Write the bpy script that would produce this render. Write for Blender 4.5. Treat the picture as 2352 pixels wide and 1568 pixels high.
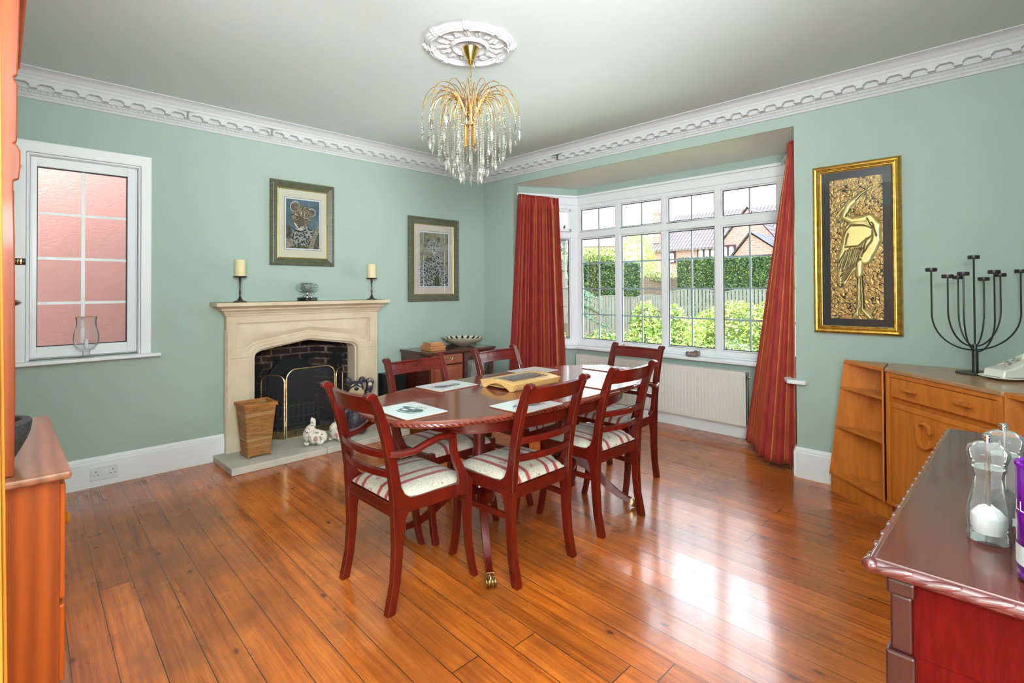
import bpy, bmesh, math, random
from mathutils import Vector, Matrix, noise
for o in list(bpy.data.objects): bpy.data.objects.remove(o, do_unlink=True)
SC = bpy.context.scene
COL = SC.collection
V = Vector
PI = math.pi
R = random.Random(7)

# ------------------------------------------------------------------ camera
cam = bpy.data.cameras.new('camera'); co = bpy.data.objects.new('camera', cam); COL.objects.link(co)
cam.sensor_width = 36.0; cam.lens = 1189.88 / 2352 * 36
cam.shift_x = -(1176.85 - 1176) / 2352; cam.shift_y = (649.42 - 784) / 2352
cam.clip_start = 0.02; cam.clip_end = 300
_r = V((0.7100172, -0.70417216, -0.00413939)); _u = V((-0.0051149, -0.0110353, 0.99992603)); _v = V((0.70416575, 0.70994351, 0.01143702))
m4 = Matrix(((_r.x, _u.x, -_v.x, 0), (_r.y, _u.y, -_v.y, 0), (_r.z, _u.z, -_v.z, 1.3), (0, 0, 0, 1)))
co.matrix_world = m4
SC.camera = co
# ------------------------------------------------------------------ world, exposure, lights
SC.view_settings.view_transform = 'Standard'; SC.view_settings.look = 'None'
SC.view_settings.gamma = 1; SC.view_settings.use_curve_mapping = False
SC.view_settings.exposure = 1.06
try: SC.cycles.caustics_refractive = False; SC.cycles.caustics_reflective = False
except Exception: pass
w = bpy.data.worlds.new('overcast_sky'); SC.world = w; w.use_nodes = True
bg = w.node_tree.nodes['Background']; bg.inputs[0].default_value = (0.90, 0.95, 1.0, 1); bg.inputs[1].default_value = 1.9

def area(name, loc, target, sx, sy, power, col=(1, 1, 1), spread=180):
    l = bpy.data.lights.new(name, 'AREA'); l.shape = 'RECTANGLE'; l.size = sx; l.size_y = sy
    l.energy = power; l.color = col; l.spread = math.radians(spread)
    o = bpy.data.objects.new(name, l); COL.objects.link(o); o.location = loc
    o.rotation_euler = (V(target) - V(loc)).to_track_quat('-Z', 'Y').to_euler()
    return o
area('daylight_bay', (7.6, 2.55, 5.2), (3.4, 2.4, 0.8), 6.5, 4.2, 600, (0.78, 0.88, 1.0))
area('garden_bounce', (5.45, 2.55, 0.38), (3.3, 2.5, 2.66), 2.4, 0.9, 120, (0.88, 0.96, 1.0))
area('daylight_garden', (7.5, -1.0, 7.0), (20, 9, 0.0), 5.0, 5.0, 420, (1.0, 0.97, 0.9))
area('daylight_side_window', (0.0, 5.05, 2.75), (0.05, 5.55, 2.05), 0.6, 0.3, 7, (1, 0.97, 0.95))
area('fill_light', (-1.35, -1.7, 1.75), (2.6, 2.2, 1.4), 1.5, 0.9, 66, (0.90, 0.95, 1.0))  # added fill behind the camera, stands for no known lamp
area('fill_uplight', (-0.05, -0.5, 1.75), (0.55, 0.1, 3.4), 1.4, 0.8, 150, (0.88, 0.95, 1.0))  # added unseen uplight, brightens the room by bouncing off the ceiling

# ------------------------------------------------------------------ tagging
def tag(o, label=None, cat=None, group=None, kind=None):
    if label: o['label'] = label
    if cat: o['category'] = cat
    if group: o['group'] = group
    if kind: o['kind'] = kind
    return o
def thing(name, label, cat, loc=(0, 0, 0), rz=0, group=None):
    o = bpy.data.objects.new(name, None); COL.objects.link(o); o.empty_display_size = .05
    o.location = loc; o.rotation_euler = (0, 0, rz)
    return tag(o, label, cat, group)
def dup(root, loc, rz, label=None, group=None):
    r = root.copy(); COL.objects.link(r); r.location = loc; r.rotation_euler = (0, 0, rz)
    if label: r['label'] = label
    if group: r['group'] = group
    for ch in list(root.children):
        c = ch.copy(); COL.objects.link(c); c.parent = r
        for g in list(ch.children):
            d = g.copy(); COL.objects.link(d); d.parent = c
    return r

# ------------------------------------------------------------------ mesh builder
class MB:
    def __init__(s): s.v = []; s.f = []; s.m = []
    def add(s, vs, fs, mi=0):
        b = len(s.v); s.v += [tuple(p) for p in vs]
        for f in fs: s.f.append(tuple(b + i for i in f)); s.m.append(mi)
    def bx(s, x0, x1, y0, y1, z0, z1, mi=0, T=None):
        vs = [V((x, y, z)) for z in (z0, z1) for y in (y0, y1) for x in (x0, x1)]
        if T: vs = [T @ p for p in vs]
        s.add(vs, [(0, 2, 3, 1), (4, 5, 7, 6), (0, 1, 5, 4), (2, 6, 7, 3), (0, 4, 6, 2), (1, 3, 7, 5)], mi)
        return s
    def prism(s, poly, a, b, ax='z', mi=0, T=None):
        def P(p, h):
            q = {'z': (p[0], p[1], h), 'x': (h, p[0], p[1]), 'y': (p[0], h, p[1])}[ax]
            return (T @ V(q)) if T else q
        n = len(poly); vs = [P(p, a) for p in poly] + [P(p, b) for p in poly]
        fs = [tuple(range(n))[::-1], tuple(range(n, 2 * n))] + [(i, (i + 1) % n, n + (i + 1) % n, n + i) for i in range(n)]
        s.add(vs, fs, mi); return s
    def flat(s, pts, mi=0): s.add(pts, [tuple(range(len(pts)))], mi); return s
    def lathe(s, prof, n=24, c=(0, 0, 0), mi=0, T=None, cap=True):
        vs = []
        for r, z in prof:
            for i in range(n):
                a = 2 * PI * i / n; p = V((c[0] + r * math.cos(a), c[1] + r * math.sin(a), c[2] + z)); vs.append(T @ p if T else p)
        fs = []
        for k in range(len(prof) - 1):
            for i in range(n):
                j = (i + 1) % n; fs.append((k * n + i, k * n + j, (k + 1) * n + j, (k + 1) * n + i))
        if cap:
            if prof[0][0] > 1e-4: fs.append(tuple(range(n))[::-1])
            if prof[-1][0] > 1e-4: fs.append(tuple((len(prof) - 1) * n + i for i in range(n)))
        s.add(vs, fs, mi); return s
    def tube(s, path, r, n=8, mi=0, cap=True):
        path = [V(p) for p in path]; L = len(path); rs = r if isinstance(r, (list, tuple)) else [r] * L
        vs = []; up = V((0, 0, 1)); prev = None
        for i, p in enumerate(path):
            t = (path[min(i + 1, L - 1)] - path[max(i - 1, 0)]).normalized()
            if prev is None:
                a = t.cross(up)
                if a.length < 1e-3: a = t.cross(V((1, 0, 0)))
                a.normalize()
            else:
                a = prev - t * prev.dot(t)
                if a.length < 1e-6: a = t.orthogonal()
                a.normalize()
            prev = a; b = t.cross(a)
            for k in range(n):
                th = 2 * PI * k / n; vs.append(p + (a * math.cos(th) + b * math.sin(th)) * rs[i])
        fs = [(i * n + k, i * n + (k + 1) % n, (i + 1) * n + (k + 1) % n, (i + 1) * n + k) for i in range(L - 1) for k in range(n)]
        if cap: fs += [tuple(range(n))[::-1], tuple((L - 1) * n + k for k in range(n))]
        s.add(vs, fs, mi); return s
    def strip(s, path, ws, hs, side=None, mi=0, round_=False):
        path = [V(p) for p in path]; L = len(path)
        if not isinstance(ws, (list, tuple)): ws = [ws] * L
        if not isinstance(hs, (list, tuple)): hs = [hs] * L
        vs = []
        for i, p in enumerate(path):
            t = (path[min(i + 1, L - 1)] - path[max(i - 1, 0)]).normalized()
            sd = V(side) if side else t.cross(V((0, 0, 1))).normalized()
            sd = (sd - t * sd.dot(t)).normalized(); u = sd.cross(t)
            a, b = ws[i] / 2, hs[i] / 2
            pr = [(-a, -b), (a, -b), (a, b), (-a, b)] if not round_ else [(-a, -b * .5), (-a * .5, -b), (a * .5, -b), (a, -b * .5), (a, b * .5), (a * .5, b), (-a * .5, b), (-a, b * .5)]
            n = len(pr)
            for (q, w_) in pr: vs.append(p + sd * q + u * w_)
        fs = [(i * n + k, i * n + (k + 1) % n, (i + 1) * n + (k + 1) % n, (i + 1) * n + k) for i in range(L - 1) for k in range(n)]
        fs += [tuple(range(n))[::-1], tuple((L - 1) * n + k for k in range(n))]
        s.add(vs, fs, mi); return s
    def ball(s, c, r, nu=12, nv=8, mi=0, T=None):
        if not isinstance(r, (tuple, list)): r = (r, r, r)
        vs = []; c = V(c)
        for j in range(nv + 1):
            ph = PI * j / nv
            for i in range(nu):
                th = 2 * PI * i / nu
                p = V((r[0] * math.sin(ph) * math.cos(th), r[1] * math.sin(ph) * math.sin(th), -r[2] * math.cos(ph)))
                if T: p = T @ p
                vs.append(c + p)
        fs = [(j * nu + i, j * nu + (i + 1) % nu, (j + 1) * nu + (i + 1) % nu, (j + 1) * nu + i) for j in range(nv) for i in range(nu)]
        s.add(vs, fs, mi); return s
    def grid(s, fn, nu, nv, mi=0, mfn=None, closed=False):
        b = len(s.v)
        for j in range(nv + 1):
            for i in range(nu + 1): s.v.append(tuple(fn(i / nu, j / nv)))
        for j in range(nv):
            for i in range(nu):
                a = b + j * (nu + 1) + i; s.f.append((a, a + 1, a + nu + 2, a + nu + 1)); s.m.append(mfn((i + .5) / nu, (j + .5) / nv) if mfn else mi)
        return s
    def build(s, name, mat, parent=None, bevel=0, smooth=False, seg=2, ang=40, solid=0):
        me = bpy.data.meshes.new(name); me.from_pydata(s.v, [], s.f)
        ms = mat if isinstance(mat, (list, tuple)) else [mat]
        for m in ms: me.materials.append(m)
        me.polygons.foreach_set('material_index', s.m)
        bm = bmesh.new(); bm.from_mesh(me)
        if not solid: bmesh.ops.remove_doubles(bm, verts=bm.verts, dist=1e-6)
        bmesh.ops.recalc_face_normals(bm, faces=bm.faces); bm.to_mesh(me); bm.free()
        if smooth:
            me.polygons.foreach_set('use_smooth', [True] * len(me.polygons))
            me.set_sharp_from_angle(angle=math.radians(ang))
        me.update(); o = bpy.data.objects.new(name, me); COL.objects.link(o)
        if parent: o.parent = parent
        if bevel:
            b = o.modifiers.new('bevel', 'BEVEL'); b.width = bevel; b.segments = seg; b.limit_method = 'ANGLE'; b.angle_limit = math.radians(35); b.harden_normals = False
        return o
def struct(o): o['kind'] = 'structure'; return o

# ------------------------------------------------------------------ materials
def newmat(name):
    m = bpy.data.materials.new(name); m.use_nodes = True; nt = m.node_tree
    return m, nt, nt.nodes['Principled BSDF']
def N(nt, typ, ins=None, **kw):
    n = nt.nodes.new(typ)
    for k, v in kw.items(): setattr(n, k, v)
    for k, v in (ins or {}).items():
        if hasattr(v, 'is_output') or isinstance(v, bpy.types.NodeSocket): nt.links.new(v, n.inputs[k])
        else: n.inputs[k].default_value = v
    return n
def MA(nt, op, a, b=0.0, c=None):
    n = nt.nodes.new('ShaderNodeMath'); n.operation = op
    for i, x in enumerate((a, b, c)):
        if x is None: continue
        if isinstance(x, bpy.types.NodeSocket): nt.links.new(x, n.inputs[i])
        else: n.inputs[i].default_value = x
    return n.outputs[0]
def MIX(nt, f, a, b, bt='MIX'):
    n = nt.nodes.new('ShaderNodeMix'); n.data_type = 'RGBA'; n.blend_type = bt
    for i, x in ((0, f), (6, a), (7, b)):
        if isinstance(x, bpy.types.NodeSocket): nt.links.new(x, n.inputs[i])
        else: n.inputs[i].default_value = x if i == 0 else (*x[:3], 1)
    return n.outputs[2]
def RAMP(nt, f, stops):
    n = nt.nodes.new('ShaderNodeValToRGB'); nt.links.new(f, n.inputs[0]); e = n.color_ramp.elements
    e[0].position = stops[0][0]; e[0].color = (*stops[0][1], 1); e[1].position = stops[-1][0]; e[1].color = (*stops[-1][1], 1)
    for p, c in stops[1:-1]: x = e.new(p); x.color = (*c, 1)
    return n.outputs[0]
def coords(nt, scale=(1, 1, 1), rot=(0, 0, 0), loc=(0, 0, 0)):
    t = nt.nodes.new('ShaderNodeTexCoord'); mp = nt.nodes.new('ShaderNodeMapping')
    nt.links.new(t.outputs['Object'], mp.inputs[0]); mp.inputs['Scale'].default_value = scale; mp.inputs['Rotation'].default_value = rot; mp.inputs['Location'].default_value = loc
    return mp.outputs[0]
def BUMP(nt, b, h, strength=.2, dist=.01):
    n = N(nt, 'ShaderNodeBump', {'Height': h, 'Strength': strength, 'Distance': dist}); nt.links.new(n.outputs[0], b.inputs['Normal'])
def mat(name, col, rough=.5, metal=0, coat=0, var=None, vs=8, bump=0, bs=60, spec=.5, trans=0, ior=1.45, bd=.002, sheen=0):
    m, nt, b = newmat(name)
    b.inputs['Base Color'].default_value = (*col, 1); b.inputs['Roughness'].default_value = rough; b.inputs['Metallic'].default_value = metal
    b.inputs['Coat Weight'].default_value = coat; b.inputs['Coat Roughness'].default_value = .06; b.inputs['Specular IOR Level'].default_value = spec
    b.inputs['Transmission Weight'].default_value = trans; b.inputs['IOR'].default_value = ior
    if sheen: b.inputs['Sheen Weight'].default_value = sheen
    c = coords(nt, vs if isinstance(vs, tuple) else (vs, vs, vs))
    if var:
        n = N(nt, 'ShaderNodeTexNoise', {'Vector': c, 'Scale': 1.0, 'Detail': 6.0, 'Roughness': .6})
        nt.links.new(RAMP(nt, n.outputs[0], [(.35, col), (.7, var)]), b.inputs['Base Color'])
    if bump:
        n2 = N(nt, 'ShaderNodeTexNoise', {'Vector': coords(nt), 'Scale': float(bs), 'Detail': 4.0})
        BUMP(nt, b, n2.outputs[0], bump, bd)
    return m
def wood(name, c1, c2, sc=(3, 3, 30), rough=.35, coat=0, dark=None, knots=0, bump=.05, wave=0):
    m, nt, b = newmat(name); c = coords(nt, sc)
    n = N(nt, 'ShaderNodeTexNoise', {'Vector': c, 'Scale': 1.0, 'Detail': 8.0, 'Roughness': .65, 'Distortion': .6})
    f = n.outputs[0]
    if wave:
        wv = N(nt, 'ShaderNodeTexWave', {'Vector': coords(nt, tuple(x * wave for x in sc)), 'Scale': 1.0, 'Distortion': 9.0, 'Detail': 3.0, 'Detail Scale': .6}, wave_type='BANDS')
        f = MA(nt, 'ADD', MA(nt, 'MULTIPLY', f, .65), MA(nt, 'MULTIPLY', wv.outputs[0], .35))
    col = RAMP(nt, f, [(.3, c2), (.55, c1), (.8, tuple(min(1, x * 1.25) for x in c1))])
    if knots:
        vo = N(nt, 'ShaderNodeTexVoronoi', {'Vector': coords(nt, tuple(knots for _ in range(3))), 'Scale': 1.0, 'Randomness': 1.0})
        kf = RAMP(nt, vo.outputs['Distance'], [(.045, (1, 1, 1)), (.065, (0, 0, 0))])
        col = MIX(nt, kf, col, dark or tuple(x * .25 for x in c2))
    nt.links.new(col, b.inputs['Base Color']); b.inputs['Roughness'].default_value = rough
    b.inputs['Coat Weight'].default_value = coat; b.inputs['Coat Roughness'].default_value = .08
    if bump: BUMP(nt, b, f, bump, .002)
    return m
M = {}
M['wall'] = mat('sage_paint', (.390, .490, .425), .75, var=(.405, .505, .44), vs=1.2, bump=.12, bs=260)
M['ceil'] = mat('ceiling_paint', (.61, .685, .655), .9, var=(.625, .70, .67), vs=1.5, bump=.1, bs=300)
M['soffit'] = mat('pale_green_paint', (.90, .97, .92), .85)
M['plaster'] = mat('white_plaster', (.62, .63, .63), .7, bump=.08, bs=90)
M['gloss_white'] = mat('white_gloss_paint', (.86, .88, .89), .35, bump=.05, bs=40)
M['upvc'] = mat('white_upvc', (.86, .88, .90), .28)
M['bars'] = mat('grey_white_bars', (.46, .55, .62), .4)
M['gasket'] = mat('black_gasket', (.01, .01, .015), .5)
M['mahog'] = wood('mahogany', (.120, .0065, .003), (.060, .0035, .002), (14, 14, 3), .30, .32, bump=.03)
M['mahog_dark'] = wood('dark_mahogany', (.085, .016, .011), (.045, .009, .007), (3, 20, 20), .25, .6, bump=.02)
M['mahog_red'] = wood('red_mahogany_panel', (.105, .0035, .0025), (.065, .002, .0015), (60, 60, 8), .55, .0, bump=.02)
M['mahog_red'].node_tree.nodes['Principled BSDF'].inputs['Specular IOR Level'].default_value = .06
M['mahog_top'] = wood('polished_mahogany_top', (.20, .042, .022), (.13, .026, .014), (4, 30, 30), .2, .55, bump=0)
M['mahog_vein'] = wood('light_mahogany', (.30, .075, .028), (.20, .045, .018), (20, 20, 3), .35, .4)
M['oak'] = wood('honey_oak', (.62, .195, .028), (.47, .13, .018), (26, 26, 3), .38, .15, bump=.04)
M['oak_top'] = wood('oak_top', (.43, .24, .12), (.34, .17, .08), (6, 6, 30), .3, .3, bump=.03)
M['pine'] = wood('varnished_pine', (.56, .105, .009), (.38, .060, .005), (16, 16, 1.2), .42, .10, knots=3.1, dark=(.05, .012, .004), wave=.5)
M['pine_top'] = wood('pine_top', (.44, .17, .09), (.33, .11, .05), (14, 2, 14), .3, .4, knots=1.7, dark=(.16, .06, .03), wave=.5)
M['pine_bright'] = wood('orange_pine', (.50, .20, .018), (.40, .145, .012), (10, 10, 1), .55, .0, knots=1.9, dark=(.22, .05, .01))
M['beech'] = wood('pale_beech', (.72, .44, .16), (.62, .35, .11), (4, 30, 30), .35, .15, bump=.02)
M['boxwood'] = wood('box_wood', (.52, .22, .07), (.36, .13, .04), (4, 22, 22), .35, .2)
M['gold'] = mat('polished_gold', (.95, .62, .22), .12, 1)
M['brass'] = mat('aged_brass', (.62, .47, .25), .3, 1, var=(.35, .26, .13), vs=40)
M['goldframe'] = mat('gilt_frame', (.70, .42, .09), .32, .9, var=(.42, .22, .035), vs=(30, 30, 30), bump=.1, bs=120)
M['steel'] = mat('brushed_steel', (.55, .55, .55), .3, 1)
M['chrome'] = mat('chrome', (.8, .8, .8), .1, 1)
M['iron'] = mat('dark_iron', (.075, .075, .08), .38, .8)
M['black'] = mat('black_paint', (.012, .012, .013), .45)
M['black_cloth'] = mat('black_board', (.006, .007, .009), .6)
M['white'] = mat('white_card', (.86, .87, .86), .5)
M['cream'] = mat('cream_mount', (.72, .68, .52), .8)
M['mount2'] = mat('stone_mount', (.66, .60, .50), .8)
M['wax'] = mat('cream_wax', (.80, .66, .38), .45)
M['ceramic'] = mat('white_ceramic', (.86, .82, .74), .15, coat=.4)
M['wicker_rim'] = mat('wicker_rim', (.50, .20, .05), .5, var=(.34, .12, .03), vs=30)
M['rad'] = mat('radiator_enamel', (.80, .77, .71), .35)
M['valve'] = mat('white_plastic', (.80, .80, .80), .4)
M['socket'] = mat('socket_plastic', (.76, .78, .82), .3)

# stone
def stone_mat():
    m, nt, b = newmat('carved_limestone'); c = coords(nt)
    n = N(nt, 'ShaderNodeTexNoise', {'Vector': c, 'Scale': 3.0, 'Detail': 8.0, 'Roughness': .6})
    n2 = N(nt, 'ShaderNodeTexNoise', {'Vector': c, 'Scale': 90.0, 'Detail': 3.0})
    col = RAMP(nt, n.outputs[0], [(.3, (.60, .46, .30)), (.5, (.68, .56, .40)), (.75, (.74, .65, .50))])
    nt.links.new(col, b.inputs['Base Color']); b.inputs['Roughness'].default_value = .8
    BUMP(nt, b, n2.outputs[0], .12, .003); return m
M['stone'] = stone_mat()
M['hearth'] = mat('hearth_slab', (.62, .57, .47), .6, var=(.47, .44, .40), vs=5, bump=.1, bs=60)
def sage_floor():
    m, nt, b = newmat('varnished_floorboards')
    tc = nt.nodes.new('ShaderNodeTexCoord'); sp = nt.nodes.new('ShaderNodeSeparateXYZ'); nt.links.new(tc.outputs['Object'], sp.inputs[0])
    x = MA(nt, 'SUBTRACT', sp.outputs[0], MA(nt, 'MULTIPLY', sp.outputs[1], .028)); y = sp.outputs[1]
    u = MA(nt, 'DIVIDE', x, .1175); pid = MA(nt, 'FLOOR', u); fr = MA(nt, 'FRACT', u)
    wn = N(nt, 'ShaderNodeTexWhiteNoise', {'W': pid}, noise_dimensions='1D')
    rnd = wn.outputs[0]
    # butt joints
    ys = MA(nt, 'ADD', MA(nt, 'DIVIDE', y, 5.3), MA(nt, 'MULTIPLY', rnd, 7.3)); yf = MA(nt, 'FRACT', ys); yid = MA(nt, 'FLOOR', ys)
    wn2 = N(nt, 'ShaderNodeTexWhiteNoise', {'W': MA(nt, 'ADD', MA(nt, 'MULTIPLY', pid, 13.7), yid)}, noise_dimensions='1D'); rnd2 = wn2.outputs[0]
    cv = N(nt, 'ShaderNodeCombineXYZ', {0: MA(nt, 'MULTIPLY', x, 26.0), 1: MA(nt, 'ADD', MA(nt, 'MULTIPLY', y, 1.5), MA(nt, 'MULTIPLY', rnd2, 40.0)), 2: MA(nt, 'MULTIPLY', rnd2, 20.0)})
    g = N(nt, 'ShaderNodeTexNoise', {'Vector': cv.outputs[0], 'Scale': 1.0, 'Detail': 8.0, 'Roughness': .65, 'Distortion': .8})
    cv3 = N(nt, 'ShaderNodeCombineXYZ', {0: MA(nt, 'MULTIPLY', x, 90.0), 1: MA(nt, 'MULTIPLY', y, 2.2), 2: MA(nt, 'MULTIPLY', rnd2, 9.0)})
    g3 = N(nt, 'ShaderNodeTexNoise', {'Vector': cv3.outputs[0], 'Scale': 1.0, 'Detail': 4.0, 'Roughness': .6})
    gg = MA(nt, 'ADD', MA(nt, 'MULTIPLY', g.outputs[0], .62), MA(nt, 'MULTIPLY', g3.outputs[0], .38))
    col = RAMP(nt, gg, [(.32, (.20, .032, .003)), (.44, (.50, .108, .010)), (.58, (.74, .188, .022)), (.75, (.92, .31, .055))])
    tone = MA(nt, 'ADD', .74, MA(nt, 'MULTIPLY', rnd2, .40)); tc3 = N(nt, 'ShaderNodeCombineColor', {0: tone, 1: tone, 2: tone})
    col = MIX(nt, 1.0, col, tc3.outputs[0], 'MULTIPLY')
    big = N(nt, 'ShaderNodeTexNoise', {'Vector': tc.outputs['Object'], 'Scale': 2.2, 'Detail': 5.0, 'Roughness': .6})
    fine = N(nt, 'ShaderNodeTexNoise', {'Vector': cv3.outputs[0], 'Scale': 3.0, 'Detail': 3.0}); col = MIX(nt, RAMP(nt, fine.outputs[0], [(.50, (0, 0, 0)), (.72, (.45, .45, .45))]), col, (.20, .045, .008))
    col = MIX(nt, RAMP(nt, big.outputs[0], [(.36, (1, 1, 1)), (.60, (0, 0, 0))]), col, MIX(nt, .6, col, (.19, .052, .016)))
    # knots
    kv = N(nt, 'ShaderNodeCombineXYZ', {0: MA(nt, 'MULTIPLY', x, 9.0), 1: MA(nt, 'MULTIPLY', y, 4.6), 2: 0.0})
    vo = N(nt, 'ShaderNodeTexVoronoi', {'Vector': kv.outputs[0], 'Scale': 1.0, 'Randomness': 1.0})
    kf = RAMP(nt, vo.outputs['Distance'], [(.05, (.9, .9, .9)), (.12, (0, 0, 0))])
    col = MIX(nt, kf, col, (.09, .020, .006))
    # nail heads & specks
    vo2 = N(nt, 'ShaderNodeTexVoronoi', {'Vector': tc.outputs['Object'], 'Scale': 5.5}); col = MIX(nt, RAMP(nt, vo2.outputs['Distance'], [(.02, (1, 1, 1)), (.035, (0, 0, 0))]), col, (.03, .015, .01))
    e1 = MA(nt, 'MINIMUM', fr, MA(nt, 'SUBTRACT', 1.0, fr)); sw = N(nt, 'ShaderNodeTexNoise', {'Vector': tc.outputs['Object'], 'Scale': 4.0}); thr = MA(nt, 'ADD', .003, MA(nt, 'MULTIPLY', sw.outputs[0], .018))
    seam = MA(nt, 'LESS_THAN', e1, thr)
    ej = MA(nt, 'LESS_THAN', MA(nt, 'MINIMUM', yf, MA(nt, 'SUBTRACT', 1.0, yf)), (.00035))
    sm = MA(nt, 'MAXIMUM', seam, ej)
    col = MIX(nt, sm, col, (.035, .02, .012))
    nt.links.new(col, b.inputs['Base Color'])
    rn = N(nt, 'ShaderNodeTexNoise', {'Vector': tc.outputs['Object'], 'Scale': 3.0, 'Detail': 5.0})
    nt.links.new(MA(nt, 'ADD', .20, MA(nt, 'MULTIPLY', rn.outputs[0], .16)), b.inputs['Roughness'])
    b.inputs['Specular IOR Level'].default_value = .5
    b.inputs['Coat Weight'].default_value = .45; b.inputs['Coat Roughness'].default_value = .12
    wv = N(nt, 'ShaderNodeTexNoise', {'Vector': cv.outputs[0], 'Scale': .35, 'Detail': 2.0})
    cup = MA(nt, 'MULTIPLY', MA(nt, 'POWER', MA(nt, 'SUBTRACT', fr, .5), 2.0), 1.2)
    hh = MA(nt, 'SUBTRACT', MA(nt, 'ADD', MA(nt, 'MULTIPLY', wv.outputs[0], .55), cup), MA(nt, 'MULTIPLY', sm, 1.0))
    bn = N(nt, 'ShaderNodeBump', {'Height': hh, 'Strength': .22, 'Distance': .003}); nt.links.new(bn.outputs[0], b.inputs['Normal']); nt.links.new(bn.outputs[0], b.inputs['Coat Normal'])
    return m
M['floor'] = sage_floor()
def glass_thin(name, tint=(1, 1, 1), ior=1.45, milk=0):
    m = bpy.data.materials.new(name); m.use_nodes = True; nt = m.node_tree; nt.nodes.clear()
    o = nt.nodes.new('ShaderNodeOutputMaterial'); tr = N(nt, 'ShaderNodeBsdfTransparent', {'Color': (*tint, 1)}); gl = N(nt, 'ShaderNodeBsdfGlossy', {'Roughness': .0, 'Color': (1, 1, 1, 1)})
    f = N(nt, 'ShaderNodeFresnel', {'IOR': ior})
    if milk:
        df = N(nt, 'ShaderNodeBsdfTranslucent', {'Color': (1, 1, 1, 1)}); d2 = N(nt, 'ShaderNodeBsdfDiffuse', {'Color': (1, 1, 1, 1)}); ms = N(nt, 'ShaderNodeMixShader', {0: .5, 1: df.outputs[0], 2: d2.outputs[0]})
        lw = N(nt, 'ShaderNodeLayerWeight', {'Blend': .35}); tr = N(nt, 'ShaderNodeMixShader', {0: MA(nt, 'ADD', milk, MA(nt, 'MULTIPLY', lw.outputs['Facing'], .35)), 1: tr.outputs[0], 2: ms.outputs[0]})
    mx = N(nt, 'ShaderNodeMixShader', {0: f.outputs[0], 1: tr.outputs[0], 2: gl.outputs[0]}); nt.links.new(mx.outputs[0], o.inputs[0]); return m
M['pane'] = glass_thin('window_glass')
M['picglass'] = glass_thin('picture_glass', ior=1.35)
M['glass'] = mat('clear_glass', (1, 1, 1), 0.0, trans=1, ior=1.45)
M['thinglass'] = glass_thin('thin_blown_glass', (.98, .985, .99), 1.15, .10)
def frosted():
    m, nt, b = newmat('obscure_glass'); b.inputs['Transmission Weight'].default_value = 1; b.inputs['Roughness'].default_value = .10; b.inputs['IOR'].default_value = 1.2; b.inputs['Base Color'].default_value = (1, 1, 1, 1)
    n = N(nt, 'ShaderNodeTexNoise', {'Vector': coords(nt, (26, 26, 44)), 'Scale': 1.0, 'Detail': 3.0, 'Distortion': 1.5}); BUMP(nt, b, n.outputs[0], 1.0, .02); return m
M['frosted'] = frosted()
M['crystal'] = mat('cut_crystal', (.97, .99, .98), 0.0, trans=1, ior=1.6)
M['bead'] = mat('crystal_bead', (1.0, .94, .84), 0.02, trans=.85, ior=1.55)

def fabric_seat():
    m, nt, b = newmat('striped_damask')
    tc = nt.nodes.new('ShaderNodeTexCoord'); sp = nt.nodes.new('ShaderNodeSeparateXYZ'); nt.links.new(tc.outputs['Object'], sp.inputs[0]); x = sp.outputs[0]
    n = N(nt, 'ShaderNodeTexNoise', {'Vector': tc.outputs['Object'], 'Scale': 42.0, 'Detail': 5.0, 'Distortion': 2.2})
    col = RAMP(nt, n.outputs[0], [(.36, (.44, .38, .30)), (.5, (.66, .60, .49)), (.62, (.50, .44, .35))])
    n2 = N(nt, 'ShaderNodeTexNoise', {'Vector': tc.outputs['Object'], 'Scale': 26.0, 'Detail': 4.0}); big = N(nt, 'ShaderNodeTexNoise', {'Vector': tc.outputs['Object'], 'Scale': 9.0})
    fl = MA(nt, 'MULTIPLY', MA(nt, 'GREATER_THAN', n2.outputs[0], .64), MA(nt, 'GREATER_THAN', big.outputs[0], .52))
    col = MIX(nt, MA(nt, 'MULTIPLY', fl, .7), col, (.42, .09, .07))
    tot = None
    for cx_ in (-.138, -.078, .052, .112):
        d = MA(nt, 'ABSOLUTE', MA(nt, 'SUBTRACT', x, cx_)); s_ = MA(nt, 'LESS_THAN', d, .0110); l_ = MA(nt, 'LESS_THAN', MA(nt, 'ABSOLUTE', MA(nt, 'SUBTRACT', d, .0070)), .0008)
        s_ = MA(nt, 'SUBTRACT', s_, MA(nt, 'MULTIPLY', l_, .35)); tot = s_ if tot is None else MA(nt, 'MAXIMUM', tot, s_)
    col = MIX(nt, tot, col, (.34, .035, .03)); nt.links.new(col, b.inputs['Base Color']); b.inputs['Roughness'].default_value = .8; b.inputs['Sheen Weight'].default_value = .2
    w_ = N(nt, 'ShaderNodeTexNoise', {'Vector': tc.outputs['Object'], 'Scale': 500.0}); BUMP(nt, b, w_.outputs[0], .15, .001); return m
M['seat'] = fabric_seat()
def velvet(name, c1, c2):
    m, nt, b = newmat(name); n = N(nt, 'ShaderNodeTexNoise', {'Vector': coords(nt, (18, 18, 9)), 'Scale': 1.0, 'Detail': 5.0})
    nt.links.new(RAMP(nt, n.outputs[0], [(.35, c2), (.65, c1)]), b.inputs['Base Color']); b.inputs['Roughness'].default_value = .75; b.inputs['Sheen Weight'].default_value = .08; b.inputs['Sheen Roughness'].default_value = .4
    return m
M['cur_red'] = velvet('russet_velvet', (.40, .035, .026), (.31, .022, .018)); M['cur_rust'] = velvet('rust_velvet', (.48, .075, .025), (.38, .05, .018)); M['cur_gold'] = velvet('orange_gold_stripe', (.70, .27, .09), (.55, .17, .05))
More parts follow.
